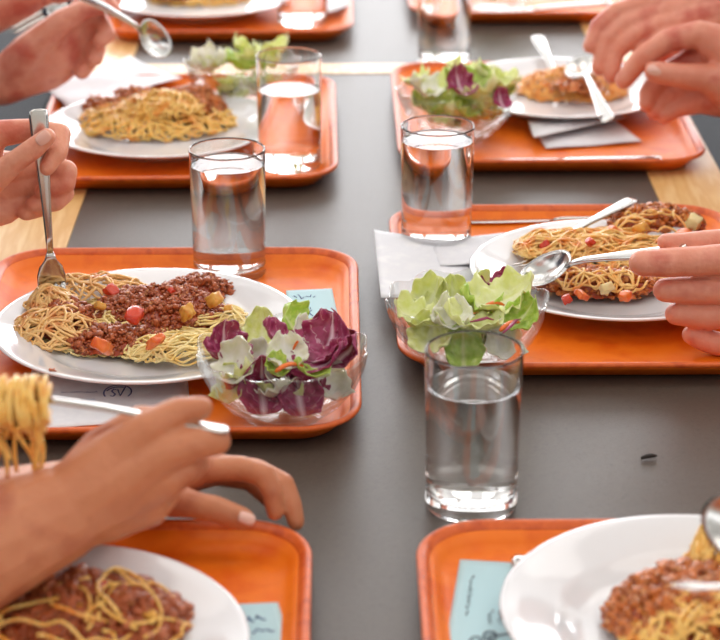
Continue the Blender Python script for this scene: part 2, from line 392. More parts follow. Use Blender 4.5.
# ------------------------------------------------------------------ glass salad bowls
def make_bowl():
    prof = [(.002, .003), (.024, .003), (.027, .0), (.030, .0), (.033, .003), (.046, .013), (.058, .028), (.0645, .044), (.0675, .056), (.0675, .0575), (.0660, .0580),
            (.0625, .045), (.0560, .030), (.0445, .0160), (.030, .0065), (.002, .006)]
    prof = dens(prof, .0006)
    def amp(i): z = prof[i][1]; return 0.0 if prof[i][0] < .032 else min(1, z / .05)
    fr = lambda a, i: 1 + 0.022 * amp(i) * math.cos(10 * a)
    fz = lambda a, i: 0.0022 * (math.cos(10 * a) if prof[i][1] > .052 else 0)
    v, f = lathe(prof, 120, True, fr, fz); return link('glass_bowl', v, f, 'thin')
BOWLS = {
 '2L': (283, 415, 'glass bowl of purple radicchio and white leaves on the front left tray'),
 '2R': (466, 362, 'glass bowl of pale green lettuce just behind the front tumbler'),
 '3R': (457, 138, 'glass bowl of lettuce with a purple leaf, on the tray with folded napkins'),
 '3L': (244, 108, 'blurred glass bowl of salad behind the tumbler and heaped spaghetti plate'),
 '4R': (492, 12, 'blurred glass bowl of salad at the top right edge')}
bowl0 = make_bowl(); BC = {}
for i, (k, (x, y, lb)) in enumerate(BOWLS.items()):
    b = bowl0 if i == 0 else copy_tree(bowl0)
    BC[k] = at(x, y, TF); b.location = BC[k]; b.rotation_euler = (0, 0, random.random()); tag(b, lb, 'bowl', 'glass salad bowls')

# ------------------------------------------------------------------ cutlery (local: tip of handle at x=0, length along +x, up = +z)
def ribbon(pts, n=12):        # pts: (x, z, half width, half thickness)
    v = []; f = []
    for x, z, hw, ht in pts:
        for k in range(n):
            a = 2 * math.pi * k / n; c, s_ = math.cos(a), math.sin(a)
            v.append((x, hw * math.copysign(abs(c) ** .7, c), z + ht * math.copysign(abs(s_) ** .7, s_)))
    N = len(pts)
    for i in range(N - 1):
        for k in range(n): f.append((i * n + k, (i + 1) * n + k, (i + 1) * n + (k + 1) % n, i * n + (k + 1) % n))
    f += [tuple(range(n)), tuple((N - 1) * n + k for k in range(n - 1, -1, -1))]
    return v, f
HANDLE = [(0, 0, .004, .0008), (.0015, 0, .0072, .0013), (.006, 0, .0084, .0015), (.02, .0008, .0080, .0015), (.045, .0025, .0062, .0016), (.08, .0045, .0042, .0018), (.11, .0050, .0032, .0020), (.125, .0035, .0030, .0020)]
def make_fork():
    t = empty('fork'); v, f = ribbon(HANDLE); link('handle', v, f, 'steel', t)
    b = MB(); v, f = ribbon([(.124, .0036, .0030, .002), (.132, .0015, .0055, .0014), (.138, -.0002, .0100, .0011), (.146, -.0018, .0122, .001), (.155, -.0028, .0124, .001)]); b.add(v, f)
    for k in range(4):
        y = -.0094 + k * .00627
        v, f = ribbon([(.154, -.0027, .0024, .001), (.162, -.0030, .0022, .001), (.178, -.0018, .0019, .0009), (.190, .0016, .0012, .0007), (.194, .0032, .0004, .0004)], 8)
        b.add([(p[0], p[1] + y, p[2]) for p in v], f)
    b.build('tines', 'steel', t); return t
def make_spoon():
    t = empty('spoon'); v, f = ribbon(HANDLE + [(.134, .0006, .0038, .0015)]); link('handle', v, f, 'steel', t)
    a, bb, dp, x0 = .030, .0205, .0085, .163; v = []; f = []; nr, n = 8, 32
    for side in (0, 1):
        for i in range(nr + 1):
            r = max(i / nr, 0.001)
            for k in range(n):
                an = 2 * math.pi * k / n; x = x0 + a * r * math.cos(an); y = bb * r * math.sin(an) * (1 - .12 * math.cos(an))
                z = -dp * (1 - r * r) + (-.0011 * (1 - .4 * r) if side else 0) + .0012
                v.append((x, y, z))
    m_ = (nr + 1) * n
    for i in range(nr):
        for k in range(n):
            q = (i * n + k, i * n + (k + 1) % n, (i + 1) * n + (k + 1) % n, (i + 1) * n + k)
            f.append(q[::-1][:]) if False else f.append((q[0], q[3], q[2], q[1]))
            f.append(tuple(m_ + j for j in q))
    for k in range(n): f.append((nr * n + k, m_ + nr * n + k, m_ + nr * n + (k + 1) % n, nr * n + (k + 1) % n))
    link('spoon_bowl', v, f, 'steel', t); return t
def make_knife():
    t = empty('table_knife')
    v, f = ribbon([(0, 0, .004, .002), (.003, 0, .0080, .0035), (.02, 0, .0085, .0036), (.07, 0, .0065, .0036), (.10, 0, .0058, .003), (.108, 0, .0070, .002)]); link('handle', v, f, 'steel', t)
    v, f = ribbon([(.107, 0, .0060, .0014), (.115, 0, .0090, .0010), (.16, 0, .0098, .0009), (.19, 0, .0090, .0008), (.203, 0, .0055, .0006), (.208, 0, .0015, .0004)]); link('blade', v, f, 'steel', t)
    return t
PROTO = {'fork': make_fork, 'spoon': make_spoon, 'knife': make_knife}; DONE = {}
LEN = {'fork': .194, 'spoon': .193, 'knife': .208}
def cutlery(kind, p0, p1, label, up=(0, 0, 1), shift=0.0, group=None, tip=False):   # handle end p0, head towards p1
    if kind in DONE: t = copy_tree(DONE[kind])
    else: t = PROTO[kind](); DONE[kind] = t
    ax = (p1 - p0).normalized(); u = Vector(up)
    if tip: p0 = p1 - ax * LEN[kind]
    u = (u - ax * u.dot(ax)).normalized(); y = u.cross(ax)
    R = Matrix((ax, y, u)).transposed().to_4x4(); R.translation = p0 + ax * shift
    t.matrix_world = R; tag(t, label, kind, group); return t

# 2L: fork standing upright in the pasta
fA0, fA1 = P(38, 109, 1.715), P(54, 306, 1.700)
cutlery('fork', fA0, fA1, 'steel fork held upright, its tines stuck in the bolognese', up=(0.25, -1, 0.1))
# 2R: spoon in the fingers, second spoon lying on the far rim
sB0, sB1 = P(660, 254, 1.645), P(522, 272, 1.760)
cutlery('spoon', sB0, sB1, 'steel spoon pinched by the fingers at the right, bowl over spaghetti', up=(0, -.8, 1), tip=True)
cutlery('fork', at(633, 199, .040), at(545, 254, .026), 'steel fork resting on the far rim of the plate beside the held spoon', up=(0, 0, 1))
cutlery('knife', at(660, 216, TF + .0035), at(400, 222, TF + .003), 'steel knife lying flat along the back of the tray behind the fork handle')
# 3L
cutlery('spoon', P(104, 9, 2.25), P(171, 49, 2.33), 'blurred shiny spoon held by the hand at the top left, pointing right', up=(0.2, -1, .7), tip=True)
cutlery('fork', P(165, -52, 2.33), P(45, 19, 2.30), 'blurred fork at the top left, tines above the wrist', up=(0.2, -1, .6))
# 3R
cutlery('spoon', at(608, 121, .024), at(574, 50, .050), 'blurred spoon leaning over the orange spaghetti, left of the clasped hands', up=(-.35, -.3, .9))
cutlery('fork', at(537, 36, .046), at(560, 92, .012), 'blurred fork handle sticking up beyond the orange spaghetti', up=(0, 0, 1))
cutlery('knife', at(662, 160, TF + .004), at(440, 162, TF + .004), 'knife lying along the front rim of the tray with folded napkins')
# 4R
cutlery('knife', at(612, 3, .022), at(500, 12, .012), 'blurred knife on the furthest right tray, top edge of the picture')
# 1R
cutlery('knife', at(511, 562, TF + .004), at(680, 568, TF + .004), 'knife half hidden under the wide plate rim beside the pale blue leaflet')
cutlery('spoon', P(850, 575, 1.04), P(703, 512, 1.14), 'spoon entering at the right edge above the wide-rimmed plate', up=(-1, -.2, .3), tip=True)
cutlery('fork', P(800, 570, 1.02), P(676, 588, 1.055), 'fork at the right edge reaching into the spaghetti of the wide-rimmed plate', up=(0, .35, .93), tip=True)
# 1L
fC0, fC1 = P(229, 430, 1.20), P(14, 403, 1.20)
cutlery('fork', fC0, fC1, 'blurred fork with spaghetti wound round it, held by the nearest hand', up=(0, .15, 1))

# ------------------------------------------------------------------ food
def tubes_np(paths, rad, n=6):
    b = MB()
    for p in paths: b.tube(p, rad, n)
    return b
def surf(x, y, cx, cy, rx, ry, h, seed=0):
    r2 = ((x - cx) / rx) ** 2 + ((y - cy) / ry) ** 2
    return max(0, h * (1 - r2) ** 0.8 if r2 < 1 else 0) + (.004 * noise.noise(Vector((x * 60, y * 60, seed))) if r2 < 1.2 else 0)
def strand(c, rx, ry, h, z0, L, curl, seed, lift=0.0, steps=22, heading=None):
    while True:
        u, v = random.uniform(-1, 1), random.uniform(-1, 1)
        if u * u + v * v < 1: break
    x, y = u * rx, v * ry; a = random.uniform(0, 2 * math.pi) if heading is None else heading + random.uniform(-.35, .35) + random.choice((0, math.pi))
    k = random.uniform(-curl, curl); out = []; ph = random.uniform(0, 6); lv = lift * random.random()
    for i in range(steps):
        z = z0 + surf(x, y, 0, 0, rx, ry, h, seed) + lv + .0012 * math.sin(ph + i * .7)
        out.append((c.x + x, c.y + y, z)); ds = L / steps
        x += math.cos(a) * ds; y += math.sin(a) * ds
        if (x / rx) ** 2 + (y / ry) ** 2 > 1.0:   # turn back to the pile
            tgt = math.atan2(-y, -x); d = (tgt - a + math.pi) % (2 * math.pi) - math.pi; a += .5 * d
        a += k * ds + random.uniform(-.12, .12)
        if random.random() < .04: k = random.uniform(-curl, curl)
    return out
def spaghetti(name_label, regs, m, rad=.00105, nside=6, group=None):
    b = MB()
    for (px_, py_, zz, rx, ry, h, N, L, curl, lift, hd) in regs:
        c = at(px_, py_, zz); seed = px_
        for i in range(N):
            b.tube(strand(c, rx, ry, h, T + zz, L * random.uniform(.6, 1.1), curl, seed, lift, heading=hd), rad * random.uniform(.9, 1.15), nside)
    o = b.build('spaghetti', m); tag(o, name_label, 'pasta', group, 'stuff'); return o
ICO = None
def ico():
    import bmesh
    bm = bmesh.new(); bmesh.ops.create_icosphere(bm, subdivisions=2, radius=1)
    v = [p.co.copy() for p in bm.verts]; f = [tuple(q.index for q in g.verts) for g in bm.faces]; bm.free(); return v, f
IV, IF = ico()
LUMPS = []
for _k in range(40):
    _s = random.uniform(0, 100); _q = Vector((random.uniform(.6, 1.3), random.uniform(.6, 1.3), random.uniform(.5, 1)))
    _l = []
    for _p in IV:
        d = 1 + .9 * noise.noise(_p * 1.3 + Vector((_s, 0, 0))) + .45 * noise.noise(_p * 3.5 + Vector((0, _s, 0)))
        _l.append(np.array((_p.x * _q.x, _p.y * _q.y, _p.z * _q.z)) * d)
    LUMPS.append(np.array(_l))
def lump(b, c, r):
    a = random.uniform(0, 6.28); ca, sa = math.cos(a), math.sin(a)
    v = random.choice(LUMPS) @ np.array(((ca, sa, 0), (-sa, ca, 0), (0, 0, 1))) * r + np.array(c)
    b.add(v.tolist(), IF)
def lump_old(b, c, r, rough=.35):
    s = random.uniform(0, 100); q = Vector((random.uniform(.7, 1.2), random.uniform(.7, 1.2), random.uniform(.6, 1)))
    v = [tuple(Vector(c) + Vector((p.x * q.x, p.y * q.y, p.z * q.z)) * r * (1 + rough * 2 * noise.noise(p * 1.5 + Vector((s, s, s))))) for p in IV]
    b.add(v, IF)
def mince(label, regs, m='mince', group=None, bed='sauce'):
    root = empty('meat_sauce'); b = MB(); bd = MB(); first = True; org = None
    for (px_, py_, zz, rx, ry, h, N, r0) in regs:
        c = at(px_, py_, zz)
        if org is None: org = c.copy(); root.location = org
        n = 40; v = []; f = []
        for j in range(n + 1):
            for i in range(n + 1):
                u, w_ = i / n * 2 - 1, j / n * 2 - 1
                x = u * math.sqrt(1 - w_ * w_ / 2) * rx * .98; y = w_ * math.sqrt(1 - u * u / 2) * ry * .98
                e = 1 + .14 * noise.noise(Vector((math.atan2(y, x) * 1.5, px_, 1)))
                x *= e; y *= e
                z = zz + surf(x, y, 0, 0, rx * 1.02, ry * 1.02, h, px_) - .001 + .002 * noise.noise(Vector((x * 250, y * 250, 3)))
                v.append((c.x + x - org.x, c.y + y - org.y, T + z - org.z))
        for j in range(n):
            for i in range(n):
                a = j * (n + 1) + i; f.append((a, a + 1, a + n + 2, a + n + 1))
        bd.add(v, f)
        for i in range(int(N * 2.2)):
            a = random.uniform(0, 2 * math.pi); r = math.sqrt(random.random()) * (1 + .14 * noise.noise(Vector((a * 1.5, px_, 1))))
            x, y = r * rx * math.cos(a), r * ry * math.sin(a)
            z = zz + surf(x, y, 0, 0, rx, ry, h, px_) + random.uniform(0, .0022)
            lump(b, (c.x + x - org.x, c.y + y - org.y, T + z - org.z), r0 * random.choice((.3, .4, .5, .6, .8, 1.15)) * random.uniform(.8, 1.2))
    bd.build('sauce_layer', bed, root); o = b.build('minced_meat', m, root); o['kind'] = 'stuff'
    tag(root, label, 'meat sauce', group); return root
def cube_veg(kind, px_, py_, z, s, m, label, group, dims=(1, .8, .7)):
    b = MB(); q = at(px_, py_, z); q.z -= .45 * s; s *= .86; dims = (random.uniform(.8, 1.2), random.uniform(.6, 1), random.uniform(.5, .8))
    s0 = random.uniform(0, 50); v = []; f = []
    # rounded, slightly irregular cube
    n = 5
    import itertools
    idx = {}
    def vid(i, j, k):
        key = (i, j, k)
        if key not in idx:
            p = Vector((i / n * 2 - 1, j / n * 2 - 1, k / n * 2 - 1)); r = p.normalized()
            p = p * .62 + r * .40; p *= 1 + .30 * noise.noise(p * 1.2 + Vector((s0, 0, 0)))
            idx[key] = len(v); v.append((p.x * s * dims[0], p.y * s * dims[1], p.z * s * dims[2]))
        return idx[key]
    for a in range(n):
        for c in range(n):
            for e in (0, n):
                f.append((vid(e, a, c), vid(e, a + 1, c), vid(e, a + 1, c + 1), vid(e, a, c + 1)) if e else (vid(e, a, c), vid(e, a, c + 1), vid(e, a + 1, c + 1), vid(e, a + 1, c)))
                f.append((vid(a, e, c), vid(a, e, c + 1), vid(a + 1, e, c + 1), vid(a + 1, e, c)) if e else (vid(a, e, c), vid(a + 1, e, c), vid(a + 1, e, c + 1), vid(a, e, c + 1)))
                f.append((vid(a, c, e), vid(a + 1, c, e), vid(a + 1, c + 1, e), vid(a, c + 1, e)) if e else (vid(a, c, e), vid(a, c + 1, e), vid(a + 1, c + 1, e), vid(a + 1, c, e)))
    o = link(kind, v, f, m); o.location = q; o.rotation_euler = (random.uniform(-.8, .8), random.uniform(-.8, .8), random.uniform(0, 3))
    tag(o, label, kind.replace('_', ' '), group); return o
Z = TF + .0045 + .002
# 2L bolognese
spaghetti('yellow spaghetti with bolognese on the plate with the upright fork', [
  (118, 328, Z, .078, .062, .012, 110, .16, 30, .003, None),
  (183, 352, Z + .004, .048, .026, .010, 60, .10, 14, .004, .45),
  (205, 322, Z + .004, .034, .040, .008, 30, .10, 20, .004, None)], 'pasta')
spaghetti('sauce-stained spaghetti twirled round the tines of the upright fork', [
  (58, 332, Z + .004, .038, .040, .018, 58, .14, 60, .005, None),
  (52, 308, Z + .014, .020, .018, .016, 30, .10, 110, .005, None),
  (95, 292, Z + .010, .045, .026, .010, 26, .09, 60, .005, None)], mat('spaghetti_stained', (246, 186, 112), 0.3, sss=0.1, var=[(255, 208, 140), (226, 142, 76)], scale=80, coat=.2, sr=(1, .6, .2)), rad=.00115)
mince('brown minced meat and tomato sauce heaped beside the upright fork', [
  (158, 316, Z + .005, .062, .046, .022, 520, .0030), (120, 345, Z + .003, .046, .026, .014, 260, .0030), (200, 292, Z + .007, .034, .026, .012, 170, .0030), (66, 326, Z + .005, .034, .034, .019, 120, .0030)])
G = 'vegetable cubes in the bolognese with the upright fork'
for (x, y, z, s, m, k, lb) in [
  (134, 311, .045, .0078, 'tomato', 'tomato_cube', 'red cube at the middle of the bolognese with the upright fork'),
  (155, 337, .039, .0088, 'carrot', 'carrot_cube', 'bright orange carrot cube at the front right of the bolognese'),
  (102, 341, .039, .0096, 'carrot', 'carrot_cube', 'large orange carrot piece at the front centre of the bolognese'),
  (187, 308, .041, .0084, 'potato', 'carrot_cube', 'golden orange carrot cube at the right of the bolognese mince'),
  (112, 288, .036, .0066, 'tomato', 'tomato_cube', 'red orange vegetable piece at the far side of the bolognese'),
  (214, 296, .039, .0080, 'potato', 'carrot_cube', 'golden carrot cube nearest the right end of the bolognese'),
  (100, 303, .036, .0055, 'potato', 'carrot_cube', 'small golden cube between fork tines and red cube'),
  (172, 289, .040, .0050, 'tomato', 'tomato_cube', 'small red cube at the far right of the mince'),
  (228, 305, .034, .0052, 'potato', 'carrot_cube', 'small golden cube at the right tip of the mince')]:
    cube_veg(k, x, y, z, s, m, lb, G, (1, .8, .8))
# 2R pasta
spaghetti('golden spaghetti tangled under the spoon held at the right', [
  (605, 262, Z, .078, .066, .022, 130, .15, 45, .004, None),
  (565, 250, Z + .012, .046, .036, .012, 60, .12, 40, .006, .3), (600, 284, Z + .012, .050, .018, .012, 14, .08, 60, .004, None), (655, 228, Z + .018, .04, .02, .014, 10, .07, 60, .004, None),
  (620, 248, Z + .018, .055, .026, .008, 45, .12, 30, .005, .2)], mat('spaghetti_with_sauce', (255, 180, 88), 0.3, sss=0.1, var=[(255, 212, 134), (242, 142, 56)], scale=70, coat=.2, sr=(1, .6, .2)), rad=.0011)
mince('orange brown mince and vegetables along the front of the spaghetti under the held spoon', [
  (600, 288, Z + .004, .060, .026, .016, 280, .0034), (575, 275, Z + .010, .025, .018, .008, 60, .0036)], 'mince_o')
mince('brown mince heap at the far right of the plate, behind the thumb', [(655, 226, Z + .010, .050, .030, .018, 240, .0036)], 'mince_o')
G = 'vegetable pieces on the plate under the held spoon'
for (x, y, z, s, m, k, lb) in [
  (567, 296, .028, .0065, 'tomato', 'tomato_cube', 'red piece at the front left of the pasta under the held spoon'),
  (582, 292, .030, .0060, 'carrot', 'carrot_cube', 'orange piece below the bowl of the held spoon'),
  (607, 284, .034, .0085, 'cheese', 'cheese_lump', 'pale lump beneath the spoon held by the fingers'),
  (626, 293, .030, .0068, 'carrot', 'carrot_cube', 'orange piece just left of the middle fingertip'),
  (615, 228, .042, .0085, 'carrot', 'carrot_cube', 'flat orange slice at the far side of the pasta near the fork handle'),
  (641, 224, .042, .0090, 'potato', 'potato_piece', 'golden slice at the far side of the pasta left of the thumb'),
  (683, 232, .036, .0085, 'carrot', 'carrot_cube', 'orange piece just above the thumb at the right'),
  (694, 218, .036, .0095, 'cheese', 'cheese_lump', 'pale yellow lump at the far right of the pasta'),
  (545, 243, .034, .0055, 'tomato', 'tomato_cube', 'red piece at the left end of the golden spaghetti'),
  (590, 240, .044, .0050, 'tomato', 'tomato_cube', 'small red piece on top of the golden spaghetti beside the fork')]:
    cube_veg(k, x, y, z, s, m, lb, G, (1, .8, .7))
# 3L
spaghetti('golden yellow spaghetti heaped on the plate beside the left tumbler', [
  (152, 124, Z, .092, .066, .020, 100, .13, 55, .006, None), (162, 110, Z + .018, .045, .035, .014, 50, .12, 50, .007, None), (215, 122, Z, .035, .030, .008, 24, .10, 25, .004, .2)], 'pasta_g', nside=5, rad=.0014)
mince('mince and tomato among the heaped spaghetti beside the left tumbler', [
  (190, 110, Z + .008, .040, .042, .024, 240, .0040), (105, 112, Z + .006, .030, .030, .014, 110, .0040), (135, 98, Z + .016, .025, .015, .010, 60, .0040)], 'mince_o')
# 3R
spaghetti('orange spaghetti on the plate in front of the clasped hands', [
  (572, 90, Z, .068, .054, .022, 130, .14, 40, .004, None)], 'pasta_o', nside=5)
mince('orange tomato mince scattered over the spaghetti in front of the clasped hands', [(578, 88, Z + .016, .030, .018, .008, 30, .0034)], 'mince_o', bed='mince_o')
# 4L
spaghetti('blurred spaghetti at the top edge of the picture', [(200, -4, Z, .080, .060, .014, 100, .14, 40, .004, None)], 'pasta_g', nside=5)
mince('blurred tomato mince at the top edge of the picture', [(175, -6, Z + .008, .040, .040, .010, 70, .0036)], 'mince_o')
# 1L
mince('dark minced meat sauce on the plate at the bottom left corner', [(88, 626, Z + .004, .066, .052, .026, 760, .0038), (48, 640, Z + .004, .060, .060, .018, 300, .0034)])
spaghetti('loose spaghetti strands over the dark mince at the bottom left corner', [(104, 622, Z + .007, .056, .046, .025, 13, .13, 60, .004, None), (50, 652, Z + .004, .06, .05, .026, 12, .13, 50, .004, None)], 'pasta_g')
for (x, y, z, s, m, k, lb) in [
  (98, 588, .040, .0078, 'tomato', 'tomato_cube', 'red cube at the far edge of the dark mince, bottom left plate'),
  (74, 586, .040, .0060, 'tomato', 'tomato_cube', 'smaller red piece left of the red cube, bottom left plate'),
  (150, 612, .034, .0055, 'potato', 'carrot_cube', 'golden piece at the right edge of the dark mince, bottom left plate')]:
    cube_veg(k, x, y, z, s, m, lb, 'vegetable pieces on the bottom left plate')
# 1R
mince('orange brown mince on the wide-rimmed plate at the bottom right corner', [(712, 622, Z + .004, .068, .062, .030, 820, .0036)], 'mince_o')
spaghetti('golden spaghetti over the mince at the bottom right corner', [(728, 572, Z + .012, .026, .036, .044, 70, .10, 30, .004, 1.2), (716, 634, Z + .004, .060, .06, .028, 60, .13, 40, .004, None)], 'pasta_g', rad=.0012)
cube_veg('tomato_cube', 664, 586, .034, .0075, 'tomato', 'red cube at the left of the mince on the wide-rimmed plate', 'vegetable pieces on the bottom right plate')
cube_veg('carrot_cube', 682, 574, .036, .0060, 'carrot', 'orange piece at the far side of the mince on the wide-rimmed plate', 'vegetable pieces on the bottom right plate')
# spaghetti wound on the nearest fork
b = MB(); fc = P(18, 404, 1.20)
for i in range(38):
    a0 = random.uniform(0, 6); pts = []; ry_, rz_ = random.uniform(.012, .020), random.uniform(.010, .018); ox = random.uniform(-.018, .014)
    hang = random.random() < .45; n = 26
    for k in range(n):
        a = a0 + k * .36
        pts.append(fc + Vector((ox + k * .0004 * (1 if i % 2 else -1) + .003 * math.sin(a * .7 + i), ry_ * math.cos(a), rz_ * math.sin(a))))
    if hang:
        e = pts[-1]; dx, dy = random.uniform(-.5, .4), random.uniform(-.5, .5)
        L = random.uniform(.02, .055)
        for k in range(1, 10):
            u = k / 9; pts.append(fc + Vector((ox + dx * .02 * u + .002 * math.sin(u * 5 + i), ry_ * dy + (e.y - fc.y) * (1 - u), (e.z - fc.z) * (1 - u) - L * u)))
    b.tube(pts, .0015, 6)
o = b.build('spaghetti', 'pasta_g'); tag(o, 'spaghetti wound round the fork of the nearest hand, hanging in the air', 'pasta', None, 'stuff')
# crumbs of mince on the rim and on the table
b = MB(); random.seed(3); lump(b, (0, 0, 0), .0028); o = b.build('mince_crumb', 'mince')
o.location = at(52, 371, TF + .0215 + .001); tag(o, 'tiny brown crumb on the front rim of the plate with the upright fork', 'crumb')
c2 = o.copy(); COL.objects.link(c2); c2.location = at(92, 279, TF + .019); c2['label'] = 'tiny brown crumb on the far rim beside the upright fork'
b = MB(); b.tube([(-.006, -.002, 0), (-.002, 0, .0006), (.002, .0008, .0008), (.006, .002, 0)], [.0012, .0018, .0018, .001], 8); o = b.build('herb_crumb', 'crumb')
o.location = at(649, 457, .0012); tag(o, 'small dark crumb alone on the bare grey table at the right', 'crumb')

# ------------------------------------------------------------------ salad leaves
def leaf(name, m, L, Wd, seed, curl=.5, ruffle=.25, cup=.4):
    n = 18; v = []; uv = []; f = []; rnd = random.Random(seed); so = rnd.uniform(0, 100)
    for j in range(n + 1):
        t = j / n
        wv = (math.sin(math.pi * min(1, t * .80 + .17)) ** .6) * Wd / 2
        for i in range(n + 1):
            u = i / n * 2 - 1; x = u * wv * (1 + .16 * noise.noise(Vector((t * 4, u, so)))); y = (t - .5) * L * (1 - .12 * u * u)
            e = abs(u) ** 2
            z = cup * Wd * (u * u) * .5 + curl * L * (t - .5) ** 2 + ruffle * Wd * .30 * (.25 + e) * noise.noise(Vector((t * 5 + so, u * 3, so))) \
                + ruffle * Wd * .12 * e * math.sin(t * 22 + so + u) + ruffle * Wd * .06 * noise.noise(Vector((t * 14, u * 9, so)))
            v.append(Vector((x, y, z))); uv.append((i / n, t))
    for j in range(n):
        for i in range(n):
            a = j * (n + 1) + i; f.append((a, a + 1, a + n + 2, a + n + 1))
    o = link(name, v, f, m, uvs=uv)
    s = o.modifiers.new('thickness', 'SOLIDIFY'); s.thickness = .0006; s.offset = 0
    return o
def put_leaf(o, loc, rot, label, group):
    o.location = loc; o.rotation_euler = [math.radians(a) for a in rot]; tag(o, label, o.name.split('.')[0].replace('_', ' '), group)
GA = 'leaves in the bowl of purple salad'
def PB(k, x, y, z): return at(x, y, z)
leaves = [  # bowl 2L ; px, py, z, L, W, rot, kind, label
 (224, 344, .060, .034, .036, (55, 10, 30), 'radicchio', 'upright dark purple leaf at the left of the purple salad'),
 (216, 358, .052, .030, .024, (30, 10, 100), 'radicchio', 'small purple leaf piece hanging low at the left of the purple salad'),
 (277, 340, .066, .034, .032, (30, 0, 80), 'radicchio', 'purple and white leaf at the far middle of the purple salad'),
 (330, 345, .064, .046, .048, (38, -12, -30), 'radicchio', 'largest dark purple leaf at the right of the purple salad'),
 (326, 364, .058, .044, .026, (30, 10, -80), 'radicchio', 'purple leaf with white rib at the front right of the purple salad'),
 (350, 350, .060, .034, .030, (60, 20, -60), 'radicchio', 'purple leaf curling over the right rim of the bowl'),
 (322, 325, .066, .024, .022, (60, 0, 20), 'radicchio', 'purple leaf tip pointing up at the far right of the purple salad'),
 (241, 362, .056, .038, .034, (58, 0, -30), 'chicory', 'upright white leaf at the left front of the purple salad'),
 (286, 357, .062, .032, .034, (34, 0, 10), 'chicory', 'broad white leaf in the middle of the purple salad'),
 (302, 336, .062, .030, .026, (40, 10, 40), 'chicory', 'pale leaf piece behind the white middle leaf'),
 (290, 324, .064, .030, .040, (50, 0, 60), 'lettuce_g', 'bright green leaf standing at the back of the purple salad'),
 (262, 334, .056, .040, .030, (50, 0, -10), 'lettuce', 'pale yellow green leaf at the back left of the purple salad'),
 (275, 367, .058, .022, .020, (40, 10, 20), 'lettuce_g', 'small green leaf in front of the white middle leaf'),
 (309, 375, .054, .030, .014, (20, 0, 80), 'lettuce_g', 'thin green strip beside the carrot shred'),
 (262, 384, .040, .046, .036, (70, 0, 6), 'radicchio', 'purple and white leaf pressed against the front of the bowl'),
 (298, 390, .036, .040, .034, (68, 0, 15), 'radicchio', 'purple leaf pressed low against the front right of the bowl'),
 (236, 384, .038, .032, .030, (64, 0, -40), 'lettuce', 'pale leaf pressed against the left side of the bowl'),
 (326, 380, .038, .034, .032, (66, 0, 45), 'chicory', 'pale leaf pressed against the right side of the bowl'),
]
KN = {'radicchio': 'radicchio_leaf', 'chicory': 'white_chicory_leaf', 'lettuce': 'lettuce_leaf', 'lettuce_g': 'green_lettuce_leaf'}
for i, (x, y, z, L, Wd, rot, k, lb) in enumerate(leaves):
    put_leaf(leaf(KN[k], k, L, Wd, i + 5, curl=.9, ruffle=.5, cup=.5), at(x, y, z), rot, lb, GA)
def shred(p0, p1, bend, m, label, group, r=.0018):
    b = MB(); c = (p0 + p1) / 2; pts = []
    for k in range(9):
        u = k / 8; p = p0.lerp(p1, u); p.z += bend * math.sin(math.pi * u); pts.append(p - c)
    b.tube(pts, [r * .6] + [r] * 7 + [r * .6], 6, .6); o = b.build('carrot_shred', m); o.location = c; tag(o, label, 'carrot shred', group)
shred(at(275, 372, .060), at(303, 366, .060), .004, 'carrot', 'orange carrot shred at the front of the purple salad', 'carrot shreds in the purple salad', .0026)
shred(at(293, 350, .066), at(303, 342, .072), .004, 'carrot', 'short orange carrot shred beside the white middle leaf', 'carrot shreds in the purple salad')
# filler leaves inside each bowl
def fill_bowl(k, n, kinds, seed, label, grp, zlo=.014, zhi=.050, sz=(.034, .052)):
    rnd = random.Random(seed); c = BC[k]
    for i in range(n):
        z = rnd.uniform(zlo, zhi); rm = .016 + .034 * (z / .05); a = rnd.uniform(0, 6.28); r = rm * rnd.random() ** .35
        kd = rnd.choice(kinds); s = rnd.uniform(*sz)
        o = leaf(KN[kd], kd, s * (.75 if z < .03 else 1), s * .75 * (.75 if z < .03 else 1), seed * 50 + i, curl=1.0, ruffle=.6, cup=.5)
        put_leaf(o, (c.x + r * math.cos(a), c.y + r * math.sin(a), c.z + z + .004), (rnd.uniform(-35, 35), rnd.uniform(-35, 35), rnd.uniform(0, 360)), label % KN[kd].replace('_', ' '), grp + ' of ' + KN[kd].replace('_', ' '))
fill_bowl('2L', 24, ['radicchio', 'chicory', 'lettuce', 'radicchio'], 11, '%s half buried in the heap inside the bowl of purple salad', 'buried pieces in the purple salad', .014, .040, (.030, .042))
